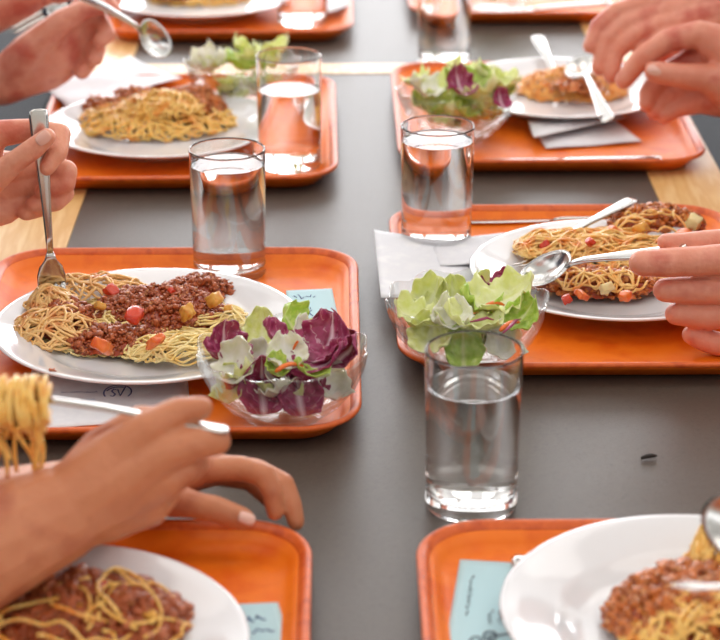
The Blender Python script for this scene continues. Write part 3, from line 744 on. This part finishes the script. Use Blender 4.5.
# bowl 2R
GBn = 'leaves in the green salad bowl behind the front tumbler'
for i, (x, y, z, L, Wd, rot, k, lb) in enumerate([
 (430, 304, .056, .044, .040, (42, 10, -25), 'lettuce', 'yellowish leaf standing at the back left of the green salad'),
 (453, 298, .060, .036, .032, (52, 0, 10), 'lettuce', 'upright pale leaf at the back of the green salad, left of centre'),
 (480, 296, .060, .036, .030, (45, 0, 30), 'lettuce', 'upright pale leaf at the back centre of the green salad'),
 (414, 320, .054, .040, .034, (15, -10, 60), 'lettuce', 'yellow green leaf lying at the left rim of the green salad'),
 (508, 303, .064, .054, .048, (20, 10, -70), 'lettuce', 'large ruffled pale leaf spreading over the right rim of the green salad'),
 (522, 318, .058, .034, .030, (35, 20, -40), 'lettuce_g', 'green leaf tucked against the right rim of the green salad'),
 (452, 320, .058, .036, .034, (25, 0, 0), 'chicory', 'whitish crisp leaf in the centre of the green salad'),
 (476, 308, .060, .036, .030, (20, 10, 80), 'lettuce_g', 'bright green leaf edge in the middle of the green salad'),
 (470, 328, .054, .050, .034, (12, 0, 75), 'lettuce', 'pale leaf lying across the front of the green salad'),
 (430, 335, .046, .036, .034, (50, 0, -20), 'lettuce', 'leaf pressed inside the front left of the green salad bowl'),
 (462, 345, .038, .038, .036, (65, 0, 0), 'lettuce_g', 'leaf seen through the front tumbler rim in the green salad bowl'),
 (500, 340, .040, .036, .034, (60, 0, 30), 'chicory', 'pale leaf pressed inside the right front of the green salad bowl'),
 (498, 284, .068, .026, .018, (20, 10, -60), 'radicchio', 'small dark purple leaf tip at the back right of the green salad')]):
    put_leaf(leaf(KN[k], k, L, Wd, i + 60, curl=.9, ruffle=.6, cup=.5), at(x, y, z), rot, lb, GBn)
shred(at(484, 307, .066), at(504, 305, .066), .003, 'carrot', 'orange carrot shred in the middle of the green salad', 'carrot shreds in the green salad', .0022)
shred(at(500, 331, .060), at(519, 322, .062), .003, 'carrot', 'orange carrot shred near the right rim of the green salad', 'carrot shreds in the green salad', .0026)
for q, (a, bb, lb) in enumerate([((470, 322), (494, 320), 'thin purple strip across the centre of the green salad'), ((503, 333), (521, 319), 'purple strip beside the carrot shred at the right rim of the green salad')]):
    b = MB(); p0, p1 = at(*a, .063), at(*bb, .063); c = (p0 + p1) / 2
    b.tube([p0 - c, (p0 * .6 + p1 * .4) - c + Vector((0, -.002, .002)), (p0 * .3 + p1 * .7) - c + Vector((0, .001, .002)), p1 - c], [.0008, .0018, .0018, .0006], 6, .6)
    o = b.build('radicchio_strip', M['radicchio']); o.location = c; tag(o, lb, 'salad strip', 'purple strips in the green salad')
fill_bowl('2R', 24, ['lettuce', 'lettuce', 'lettuce_g'], 12, '%s half buried in the bowl behind the front tumbler', 'buried pieces in the green salad', .014, .044, (.030, .042))
fill_bowl('3R', 34, ['lettuce', 'lettuce', 'lettuce_g', 'chicory'], 13, '%s in the blurred bowl on the tray with folded napkins', 'pieces in the bowl near the folded napkins', .012, .062, (.036, .054))
put_leaf(leaf('radicchio_leaf', 'radicchio', .040, .034, 200, 1, .6, .5), at(459, 86, .074), (40, 0, 20), 'blurred dark purple leaf on top of the lettuce near the folded napkins', 'purple leaf on blurred salad')
put_leaf(leaf('radicchio_leaf', 'radicchio', .026, .022, 201, 1, .6, .5), at(500, 100, .064), (50, 0, 20), 'small blurred purple leaf by the right rim of the bowl near the napkins', 'purple leaf on blurred salad')
fill_bowl('3L', 20, ['lettuce', 'lettuce', 'chicory', 'lettuce_g'], 14, '%s in the blurred bowl behind the left tumbler', 'pieces in the bowl behind the left tumbler', .012, .060, (.036, .052))
fill_bowl('4R', 12, ['lettuce', 'lettuce', 'lettuce_g'], 15, '%s in the blurred bowl at the top right edge', 'pieces in the bowl at the top edge', .012, .056, (.036, .052))

# ------------------------------------------------------------------ paper: napkins and leaflets
def sheet(name, pts, z0, m, wav=.0, th=.0006, fold=0.0, seed=0, zc=None):   # four corners (px,py) -> bilinear sheet lying at z0
    q = [at(x, y, z0 if zc is None else zc[i]) for i, (x, y) in enumerate(pts)]; c = sum(q, Vector()) / 4
    n = 16; v = []; f = []
    for side in (0, 1):
        for j in range(n + 1):
            for i in range(n + 1):
                u, w_ = i / n, j / n
                p = (q[0] * (1 - u) + q[1] * u) * (1 - w_) + (q[3] * (1 - u) + q[2] * u) * w_
                zz = wav * (.5 + .5 * noise.noise(Vector((u * 2.5 + seed, w_ * 2.5, seed)))) + fold * u * u
                v.append(p - c + Vector((0, 0, zz + (th if side == 0 else 0))))
    m_ = (n + 1) ** 2
    for j in range(n):
        for i in range(n):
            a = j * (n + 1) + i; qd = (a, a + 1, a + n + 2, a + n + 1); f.append(qd); f.append(tuple(m_ + t_ for t_ in qd[::-1]))
    rim = [i for i in range(n + 1)] + [j * (n + 1) + n for j in range(1, n + 1)] + [n * (n + 1) + i for i in range(n - 1, -1, -1)] + [j * (n + 1) for j in range(n - 1, 0, -1)]
    for k in range(len(rim)):
        a, bq = rim[k], rim[(k + 1) % len(rim)]; f.append((a, m_ + a, m_ + bq, bq))
    o = link(name, v, f, m); o.location = c; return o, q, c
def strokes(parent, q, c, lines, m, r=.00035, name='print', lift=.0009):
    b = MB()
    for ln in lines:
        pts = []
        for (u, w_) in ln:
            p = (q[0] * (1 - u) + q[1] * u) * (1 - w_) + (q[3] * (1 - u) + q[2] * u) * w_
            pts.append(p - c + Vector((0, 0, lift)))
        b.tube(pts, r, 5, .3)
    return b.build(name, m, parent)
def scribble(u0, w0, u1, w1, n, amp, seed):
    rnd = random.Random(seed); out = []; cur = []
    L = math.hypot(u1 - u0, w1 - w0); nx, ny = -(w1 - w0) / L, (u1 - u0) / L
    for i in range(n):
        t = i / (n - 1); a = rnd.uniform(-amp, amp); cur.append((u0 + (u1 - u0) * t + nx * a, w0 + (w1 - w0) * t + ny * a))
        if rnd.random() < .2 and len(cur) > 1: out.append(cur); cur = []
    if len(cur) > 1: out.append(cur)
    return out
def ell(cu, cw, ru, rw, a0, a1, n=20):
    return [(cu + ru * math.cos(math.radians(a0 + (a1 - a0) * i / n)), cw + rw * math.sin(math.radians(a0 + (a1 - a0) * i / n))) for i in range(n + 1)]
# 2L white slip under the plate with a blue oval mark
o, q, c = sheet('paper_slip', [(34, 362), (186, 358), (191, 418), (16, 431)], TF + .0006, 'paper', seed=1)
tag(o, 'white printed paper slip with a blue oval mark, under the plate with upright fork', 'paper')
logo = [ell(.565, .54, .085, .11, 150, 400), ell(.565, .54, .070, .08, 200, 300), [(.556, .50), (.540, .49), (.528, .52), (.540, .545), (.552, .57), (.540, .60), (.520, .59)], [(.565, .50), (.582, .60), (.612, .46)]]
strokes(o, q, c, logo, 'ink', .0006, 'blue_mark')
strokes(o, q, c, scribble(.22, .50, .44, .52, 30, .012, 1) + scribble(.18, .62, .44, .63, 34, .012, 2), 'ink', .0003, 'small_print')
# 2L pale blue leaflet behind salad
o, q, c = sheet('leaflet', [(286, 291), (332, 289), (341, 330), (290, 334)], TF + .0006, 'bluepaper', seed=2)
tag(o, 'pale blue leaflet corner showing between the plate and the purple salad', 'leaflet')
strokes(o, q, c, scribble(.15, .18, .62, .16, 16, .06, 3) + scribble(.45, .45, .48, .75, 10, .04, 4), 'ink', .0005)
# 1L pale blue leaflet
o, q, c = sheet('leaflet', [(170, 608), (278, 603), (292, 650), (170, 655)], TF + .0006, 'bluepaper', seed=3)
tag(o, 'pale blue leaflet at the bottom left, beside the plate of dark mince', 'leaflet')
strokes(o, q, c, scribble(.66, .35, .86, .33, 14, .07, 5) + scribble(.70, .62, .90, .60, 8, .06, 6), 'ink', .0006)
# 1R pale blue leaflet with writing
o, q, c = sheet('leaflet', [(460, 560), (560, 566), (560, 660), (443, 660)], TF + .0006, 'bluepaper', seed=4)
tag(o, 'pale blue leaflet with handwriting, at the left of the bottom right tray', 'leaflet')
ls = []
for k, (u, w0, w1) in enumerate([(.14, .15, .58), (.36, .52, .66), (.46, .30, .66), (.58, .22, .66)]):
    ls += scribble(u, w1, u + .01, w0, 26 if w1 - w0 > .2 else 10, .022, 10 + k)
strokes(o, q, c, ls, 'inkgrey', .0005, 'handwriting')
strokes(o, q, c, [ell(.38, .78, .055, .045, 0, 360), [(.43, .78), (.52, .76), (.62, .76), (.70, .75)], ell(.26, .84, .05, .05, 180, 360), ell(.40, .79, .03, .02, 0, 360)], 'inkgrey', .0009, 'drawing')
# 2R napkin
o, q, c = sheet('paper_napkin', [(374, 232), (494, 246), (506, 300), (381, 300)], .006, 'paper', wav=.004, seed=5, zc=(.020, .006, .006, .020))
tag(o, 'white paper napkin hanging over the left rim of the tray behind the green salad', 'napkin')
o, q, c = sheet('paper_napkin', [(430, 243), (530, 232), (520, 262), (440, 268)], .014, 'paper', wav=.003, seed=15)
tag(o, 'second white napkin layer tucked under the plate behind the green salad', 'napkin')
# 3L napkin
o, q, c = sheet('paper_napkin', [(45, 92), (130, 62), (182, 84), (72, 116)], .014, 'paper', wav=.010, seed=6)
tag(o, 'white paper napkin behind the heaped spaghetti plate, below the hand with spoon', 'napkin')
# 3R napkins
o, q, c = sheet('paper_napkin', [(528, 122), (608, 118), (642, 143), (546, 150)], TF + .001, 'paper', wav=.003, seed=7)
tag(o, 'lower folded white napkin on the tray in front of the clasped hands', 'napkin')
o, q, c = sheet('paper_napkin', [(528, 124), (606, 115), (626, 120), (534, 141)], .012, 'paper', wav=.006, seed=8)
tag(o, 'upper folded white napkin lying on another, its edge curling up', 'napkin')
# 4L napkin
o, q, c = sheet('paper_napkin', [(310, -8), (352, -14), (352, 8), (322, 16)], .012, 'paper', wav=.006, seed=9)
tag(o, 'blurred white napkin beside the tumbler at the top edge', 'napkin')

# ------------------------------------------------------------------ people
def sph_ring(c, ax, a, b, r, ph, n):
    return [c + ax * (r * math.sin(ph)) + (a * math.cos(2 * math.pi * k / n) + b * math.sin(2 * math.pi * k / n)) * (r * math.cos(ph)) for k in range(n)]
def capsule(mb, p0, r0, p1, r1, n=14):
    p0, p1 = Vector(p0), Vector(p1); ax = (p1 - p0)
    if ax.length < 1e-5: ax = Vector((0, 0, 1e-4))
    ax.normalize(); up = Vector((0, 0, 1)) if abs(ax.z) < .9 else Vector((1, 0, 0)); a = ax.cross(up).normalized(); b = ax.cross(a)
    v = []; rings = 0
    for ph in (-85, -60, -30, 0): v += sph_ring(p0, ax, a, b, r0, math.radians(ph), n); rings += 1
    for ph in (0, 30, 60, 85): v += sph_ring(p1, ax, a, b, r1, math.radians(ph), n); rings += 1
    f = [(i * n + k, (i + 1) * n + k, (i + 1) * n + (k + 1) % n, i * n + (k + 1) % n) for i in range(rings - 1) for k in range(n)]
    f += [tuple(range(n)), tuple((rings - 1) * n + k for k in range(n - 1, -1, -1))]
    mb.add(v, f)
def chain(mb, pts):           # [(Vector, r), ...]
    for (p, r), (q, s_) in zip(pts, pts[1:]): capsule(mb, p, r, q, s_)
def remeshed(mb, voxel, smooth=4, fac=.5):
    me = bpy.data.meshes.new('tmp'); me.from_pydata(mb.v, [], mb.f); me.update()
    o = bpy.data.objects.new('tmp', me); COL.objects.link(o)
    r = o.modifiers.new('r', 'REMESH'); r.mode = 'VOXEL'; r.voxel_size = voxel; r.use_smooth_shade = True
    s_ = o.modifiers.new('s', 'SMOOTH'); s_.factor = fac; s_.iterations = smooth
    dg = bpy.context.evaluated_depsgraph_get(); ev = o.evaluated_get(dg); m2 = ev.to_mesh()
    n = len(m2.vertices); co = np.empty(n * 3); m2.vertices.foreach_get('co', co); co = co.reshape(-1, 3)
    f = [tuple(p.vertices) for p in m2.polygons]; ev.to_mesh_clear()
    bpy.data.objects.remove(o); bpy.data.meshes.remove(me)
    return co.tolist(), f
def px_chain(Y, pts):         # [(x, y, rpx, dY)]
    return [(P(x, y, Y + dy), r * mpp(Y + dy)) for (x, y, r, dy) in pts]
def person(side, yc, label, skin, shirt, trousers, arms, sleeve=.35, lean=0.0, voxel=.0017):
    """side -1 left / +1 right.  arms: list of (shoulder dy, elbow, wrist, wrist r, [chains])"""
    bx_ = (-0.68 if side < 0 else 0.74); zs = T + .30
    core = MB(); sh = MB(); tr = MB()
    pelvis = Vector((bx_, yc, .60)); chest = Vector((bx_ - side * .03, yc, T + .18)); neck = Vector((bx_ - side * .07, yc, T + .36)); head = Vector((bx_ - side * .10, yc, T + .53))
    capsule(core, pelvis, .09, chest, .10); capsule(core, chest, .08, neck, .05); capsule(core, neck, .05, head, .06)
    capsule(core, head + Vector((side * .02, 0, .02)), .092, head + Vector((-side * .03, 0, -.05)), .066)          # skull and jaw
    capsule(core, head + Vector((-side * .100, 0, 0)), .010, head + Vector((-side * .112, 0, -.028)), .014)        # nose
    for e in (-1, 1): capsule(core, head + Vector((0, e * .086, .005)), .010, head + Vector((0, e * .088, -.030)), .012)
    fine = MB()
    for (sy, el, wr, wrr, ch) in arms:
        s0 = Vector((bx_ - side * .05, yc + sy, zs - .04))
        capsule(core, chest + Vector((0, sy * .5, .06)), .06, s0, .05); capsule(core, s0, .048, el, .040)
        capsule(fine, s0.lerp(el, .45), .046, el, .040)
        mid = el.lerp(wr, .3); capsule(fine, el, .040, mid, .043); capsule(fine, mid, .043, el.lerp(wr, .7), wrr * 1.25); capsule(fine, el.lerp(wr, .7), wrr * 1.25, wr, wrr)
        for c_ in ch: chain(fine, c_)
        capsule(sh, chest + Vector((0, sy * .4, .05)), .11, s0, .068); 
        if sleeve <= 1: capsule(sh, s0, .068, s0.lerp(el, sleeve), .060)
        else: capsule(sh, s0, .068, el, .056); capsule(sh, el, .056, el.lerp(wr, sleeve - 1), .050)
    v1, f1 = remeshed(core, .007, 3); v2, f2 = remeshed(fine, voxel, 3, .5)
    b = MB(); b.add(v1, f1); b.add(v2, f2)
    o = b.build('person', skin); tag(o, label, 'person')
    for e in (-1, 1): capsule(sh, pelvis + Vector((0, e * .06, -.02)), .125, chest + Vector((0, e * .07, 0)), .125)
    capsule(sh, chest, .12, neck + Vector((side * .02, 0, -.06)), .075)
    v, f = remeshed(sh, .009, 4); link('shirt', v, f, shirt, o)
    for e in (-1, 1):
        hip = pelvis + Vector((0, e * .09, -.03)); knee = Vector((side * .30 + .03, yc + e * .10, .53)); ank = Vector((side * .34 + .03, yc + e * .10, .10))
        capsule(tr, hip, .095, knee, .062); capsule(tr, knee, .060, ank, .045)
    v, f = remeshed(tr, .010, 3); link('trousers', v, f, trousers, o)
    for e in (-1, 1):
        s_ = MB(); a = Vector((side * .36 + .03, yc + e * .10, .045)); capsule(s_, a, .040, a + Vector((-side * .17, 0, -.008)), .034); v, f = remeshed(s_, .006, 2); link('shoe', v, f, 'shoe', o)
    hm = MB(); capsule(hm, head + Vector((side * .035, 0, .045)), .092, head + Vector((side * .05, 0, -.02)), .084); v, f = remeshed(hm, .007, 2); link('hair', v, f, 'hair', o)
    return o
def nail(parent, p, d, nrm, r, name='fingernail'):      # p centre, d direction of finger, nrm outward
    d = d.normalized(); nrm = (nrm - d * nrm.dot(d)).normalized(); s_ = d.cross(nrm); v = []; f = []; n = 10
    for j in range(n + 1):
        for i in range(n + 1):
            u, w_ = i / n * 2 - 1, j / n * 2 - 1; x = u * math.sqrt(1 - w_ * w_ * .45); y = w_ * math.sqrt(1 - u * u * .25)
            v.append(p + s_ * (x * r * .72) + d * (y * r * .95) + nrm * (r * .10 - r * .34 * x * x - .08 * r * y * y))
    for j in range(n):
        for i in range(n): a = j * (n + 1) + i; f.append((a, a + 1, a + n + 2, a + n + 1))
    o = link(name, v, f, 'nail', parent); s2 = o.modifiers.new('t', 'SOLIDIFY'); s2.thickness = .0008; return o
def lap_arm(side, yc, e):     # other arm resting on the lap
    sx = -0.5 if side < 0 else .56
    el = Vector((sx - side * -.06, yc + e * .26, .68)); wr = Vector((sx - side * .06, yc + e * .12, .645))
    kn = wr + Vector((-side * .08, -e * .03, -.005)); ch = []
    for k in range(4):
        q = kn + Vector((0, (k - 1.5) * .020, 0)); ch.append([(wr, .022), (q, .0105), (q + Vector((-side * .035, 0, -.004)), .009), (q + Vector((-side * .055, 0, -.016)), .0075)])
    ch.append([(wr, .02), (wr + Vector((-side * .04, -e * .035, .005)), .012), (wr + Vector((-side * .07, -e * .045, .0)), .010)])
    return (e * .19, el, wr, .027, ch)

TOCAM = Vector((0, -1, .35))
# --- 2L: hand holding the upright fork
YA = 1.712
wrA = P(-62, 192, YA + .02)
A = [
 px_chain(YA, [(-62, 192, 30, .02), (-25, 158, 26, .015), (-5, 134, 14, .012), (30, 130, 11.5, .014), (60, 134, 11, .010), (58, 152, 10, -.006), (47, 168, 8, -.014)]),   # index
 px_chain(YA, [(-62, 192, 30, .02), (-20, 170, 22, .022), (35, 165, 12, .030), (66, 171, 11.5, .022), (65, 184, 10.5, .016), (44, 191, 9.5, .013)]),                          # middle
 px_chain(YA, [(-62, 192, 30, .02), (-20, 188, 20, .024), (30, 185, 12, .030), (64, 193, 10.5, .024), (56, 202, 9.5, .016), (34, 205, 9, .013)]),                            # ring
 px_chain(YA, [(-62, 192, 30, .02), (-20, 202, 18, .020), (25, 206, 11, .028), (44, 207, 9, .024), (26, 212, 9, .016)]),
 px_chain(YA, [(-62, 205, 26, .02), (-25, 212, 22, .018), (4, 210, 15, .022), (20, 204, 11, .024)]),                                                  # little
 px_chain(YA, [(-62, 192, 28, .02), (-30, 196, 22, -.005), (-8, 180, 15, -.014), (16, 161, 11, -.018), (33, 149, 11, -.018), (47, 137, 9, -.017)])]                       # thumb
pA = person(-1, 1.66, 'person at the left holding a fork upright in the bolognese, only the hand seen', 'skin', 'greencl', 'denim',
    [(-.19, P(-330, 215, YA + .05), wrA, .026, A), lap_arm(-1, 1.66, 1)])
nail(pA, P(43, 138, YA - .0275), P(47, 133, YA) - P(30, 147, YA), TOCAM, 8.5 * mpp(YA))
# --- 2R: hand with spoon
YB = 1.625
wrB = P(835, 300, YB + .03)
B = [
 px_chain(YB, [(835, 300, 32, .03), (775, 268, 22, .01), (735, 258, 16, 0), (700, 261, 15.5, -.002), (668, 262.5, 15, -.004), (642, 263, 13.5, -.004)]),
 px_chain(YB, [(835, 300, 32, .03), (780, 290, 20, .012), (738, 288, 15, .004), (705, 290, 14.5, .002), (682, 290, 14, .002), (665, 290, 12.5, .003)]),
 px_chain(YB, [(835, 300, 32, .03), (785, 312, 19, .012), (745, 314, 14, .006), (712, 316, 14, .004), (692, 315, 13, .004), (676, 314, 11.5, .005)]),
 px_chain(YB, [(835, 300, 30, .03), (785, 335, 18, .012), (750, 344, 13, .008), (718, 344, 12.5, .008), (702, 339, 12, .008), (692, 335, 10.5, .008)]),
 px_chain(YB, [(835, 300, 30, .03), (790, 256, 20, .03), (745, 240, 13, .03), (705, 241, 11, .022), (680, 243, 10, .018), (666, 242, 9, .016)])]
pB = person(1, 1.80, 'person at the right pinching a spoon, four stacked fingers seen above the tray', 'skin_c', 'black', 'denim',
    [(-.19, Vector((.56, YB + .06, T + .05)), wrB, .029, B), lap_arm(1, 1.80, 1)])
# --- 1L: near hand with fork, other hand gripping tray rim
YC = 1.20
wrC = P(62, 512, YC - .02)
C_ = [
 px_chain(YC, [(62, 512, 44, -.02), (118, 458, 30, -.01), (148, 428, 18, -.01), (178, 412, 15, 0), (201, 408, 12, .006)]),
 px_chain(YC, [(62, 512, 44, -.02), (125, 475, 34, -.014), (165, 452, 20, -.014), (196, 443, 17, -.008), (216, 441, 15, 0)]),
 px_chain(YC, [(62, 512, 44, -.02), (120, 490, 36, -.012), (160, 480, 22, -.012), (184, 470, 17, -.006), (196, 462, 14, .008)]),
 px_chain(YC, [(62, 512, 42, -.02), (110, 508, 34, -.010), (148, 506, 22, -.008), (164, 494, 16, .002), (172, 482, 12, .014)]),
 px_chain(YC, [(62, 512, 36, -.02), (100, 450, 22, .02), (140, 420, 15, .026), (175, 420, 12, .020)])]
YD = 1.303
wrD = P(108, 496, YD - .03)
D_ = [
 px_chain(YD, [(108, 496, 25, -.03), (165, 484, 20, .012), (205, 470, 14, .012), (240, 468, 13, .012), (263, 474, 12, .008), (272, 492, 10.5, .002), (275, 512, 9, -.002)]),
 px_chain(YD, [(108, 496, 25, -.03), (170, 478, 20, .026), (215, 466, 13, .028), (256, 471, 13, .026), (283, 484, 12, .016), (292, 505, 10.5, .006), (296, 522, 9, .0)]),
 px_chain(YD, [(108, 496, 24, -.03), (165, 484, 18, .040), (215, 474, 12, .044), (250, 480, 11, .044), (270, 500, 9, .035)]),
 px_chain(YD, [(108, 496, 24, -.03), (165, 498, 20, -.012), (195, 505, 14, -.020), (216, 509, 13.5, -.022), (243, 519, 12, -.024)])]
pC = person(-1, 1.14, 'person at the bottom left raising a fork of spaghetti and gripping the tray rim', 'skin_b', 'navy', 'denim',
    [(-.19, P(-250, 660, YC - .10), wrC, .031, C_), (.19, P(-260, 585, 1.08), wrD, .028, D_)])
nail(pC, P(247, 518, YD - .0335), P(245, 519, YD) - P(216, 509, YD), Vector((.25, -1, .75)), 9 * mpp(YD))
# --- 3L: hand with spoon, second arm behind
YE = 2.29
wrE = P(2, 82, YE)
E_ = [
 px_chain(YE, [(2, 82, 24, 0), (50, 50, 24, 0), (74, 22, 14, 0), (84, 2, 10, .005), (102, -2, 9, 0), (113, 10, 8, -.01)]),
 px_chain(YE, [(2, 82, 24, 0), (55, 58, 24, .005), (84, 30, 12, .01), (100, 22, 10, 0), (107, 34, 9, -.012), (100, 40, 8, -.018)]),
 px_chain(YE, [(2, 82, 24, 0), (55, 64, 22, .01), (84, 48, 11, .015), (97, 46, 9.5, 0), (95, 58, 8.5, -.012)]),
 px_chain(YE, [(2, 82, 22, 0), (50, 72, 18, .01), (78, 62, 10, .015), (88, 64, 8.5, 0), (82, 72, 8, -.01)]),
 px_chain(YE, [(2, 82, 22, 0), (30, 50, 18, -.02), (62, 22, 13, -.028), (84, 10, 10, -.026), (98, 8, 8.5, -.020)])]
YE2 = 2.42
wrE2 = P(45, -14, YE2)
E2 = [px_chain(YE2, [(45, -14, 24, 0), (75, -26, 20, 0), (100, -36 + 8 * k, 9, .01 * k), (118, -34 + 9 * k, 8, .01 * k), (112, -24 + 9 * k, 8, -.01)]) for k in range(4)]
E2.append(px_chain(YE2, [(45, -14, 20, 0), (70, -8, 12, -.02), (92, -8, 9, -.025)]))
pE = person(-1, 2.30, 'person at the top left with both forearms raised, holding a spoon and fork', 'skin_c', 'navy', 'denim',
    [(-.19, P(-190, 118, YE), wrE, .025, E_), (.19, P(-150, 60, YE2), wrE2, .026, E2)], voxel=.0022)
# --- 3R: clasped hands
YF = 2.27
wrF = P(752, 10, YF + .04)
F_ = [
 px_chain(YF, [(752, 10, 26, .04), (680, 4, 20, .03), (645, 4, 11, .03), (615, 12, 9.5, .03), (598, 26, 8.5, .02), (590, 46, 7.5, .01)]),
 px_chain(YF, [(752, 10, 26, .04), (690, 10, 20, .02), (655, 14, 11, .02), (624, 24, 10, .02), (605, 42, 9, .012), (599, 68, 8, .0)]),
 px_chain(YF, [(752, 10, 26, .04), (695, 20, 20, .01), (662, 24, 11, .01), (636, 34, 10, .01), (616, 52, 9, .004), (611, 76, 8, -.006)]),
 px_chain(YF, [(752, 10, 24, .04), (700, 28, 18, .005), (668, 36, 11, .0), (645, 52, 9.5, .0), (630, 76, 8, .0)]),
 px_chain(YF, [(752, 10, 24, .04), (705, 30, 16, .04), (670, 50, 11, .05), (650, 66, 9, .05)])]
wrG = P(765, 96, YF - .03)
G_ = [
 px_chain(YF - .03, [(765, 96, 32, 0), (725, 48, 24, 0), (700, 34, 14, 0), (668, 40, 12, 0), (642, 58, 11, -.004), (624, 80, 9.5, -.008)]),
 px_chain(YF - .03, [(765, 96, 30, 0), (725, 60, 20, .02), (690, 60, 12, .02), (660, 78, 11, .016), (648, 94, 10, .008), (646, 104, 8, .002)]),
 px_chain(YF - .03, [(765, 96, 30, 0), (725, 80, 20, .02), (690, 84, 12, .02), (664, 98, 10.5, .014), (654, 112, 9, .006)]),
 px_chain(YF - .03, [(765, 96, 30, 0), (730, 100, 20, .01), (700, 100, 14, .01), (676, 108, 10, .008), (664, 116, 8.5, .004)]),
 px_chain(YF - .03, [(765, 96, 34, 0), (735, 88, 26, -.014), (706, 78, 15, -.022), (682, 76, 12.5, -.026), (655, 72, 11, -.026)])]
pF = person(1, 2.34, 'person at the top right with both hands clasped around cutlery above the plate', 'skin_c', 'navy', 'denim',
    [(.19, Vector((.58, YF + .16, T + .08)), wrF, .027, F_), (-.19, Vector((.60, YF - .12, T + .06)), wrG, .031, G_)], voxel=.0022)
nail(pF, P(655, 70, YF - .0665), P(650, 70, YF) - P(680, 76, YF), Vector((0, -1, .6)), 8 * mpp(YF))
# cutlery end peeping below the clasped hands
# --- 1R: arm off frame holding spoon and fork
YH = 1.05
wrH = P(905, 590, YH)
H_ = [px_chain(YH, [(905, 590, 36, 0), (850, 560 + 14 * k, 20, 0), (815, 556 + 16 * k, 14, -.01), (790, 558 + 16 * k, 13, -.012), (775, 560 + 15 * k, 11, -.01)]) for k in range(4)]
H_.append(px_chain(YH, [(905, 590, 34, 0), (850, 550, 20, .03), (810, 552, 14, .03), (785, 556, 12, .02)]))
pH = person(1, 1.10, 'person beyond the right edge whose spoon and fork reach the wide-rimmed plate', 'skin', 'greycl', 'denim',
    [(-.19, Vector((.60, YH - .05, T + .06)), wrH, .028, H_), lap_arm(1, 1.10, 1)], voxel=.003)
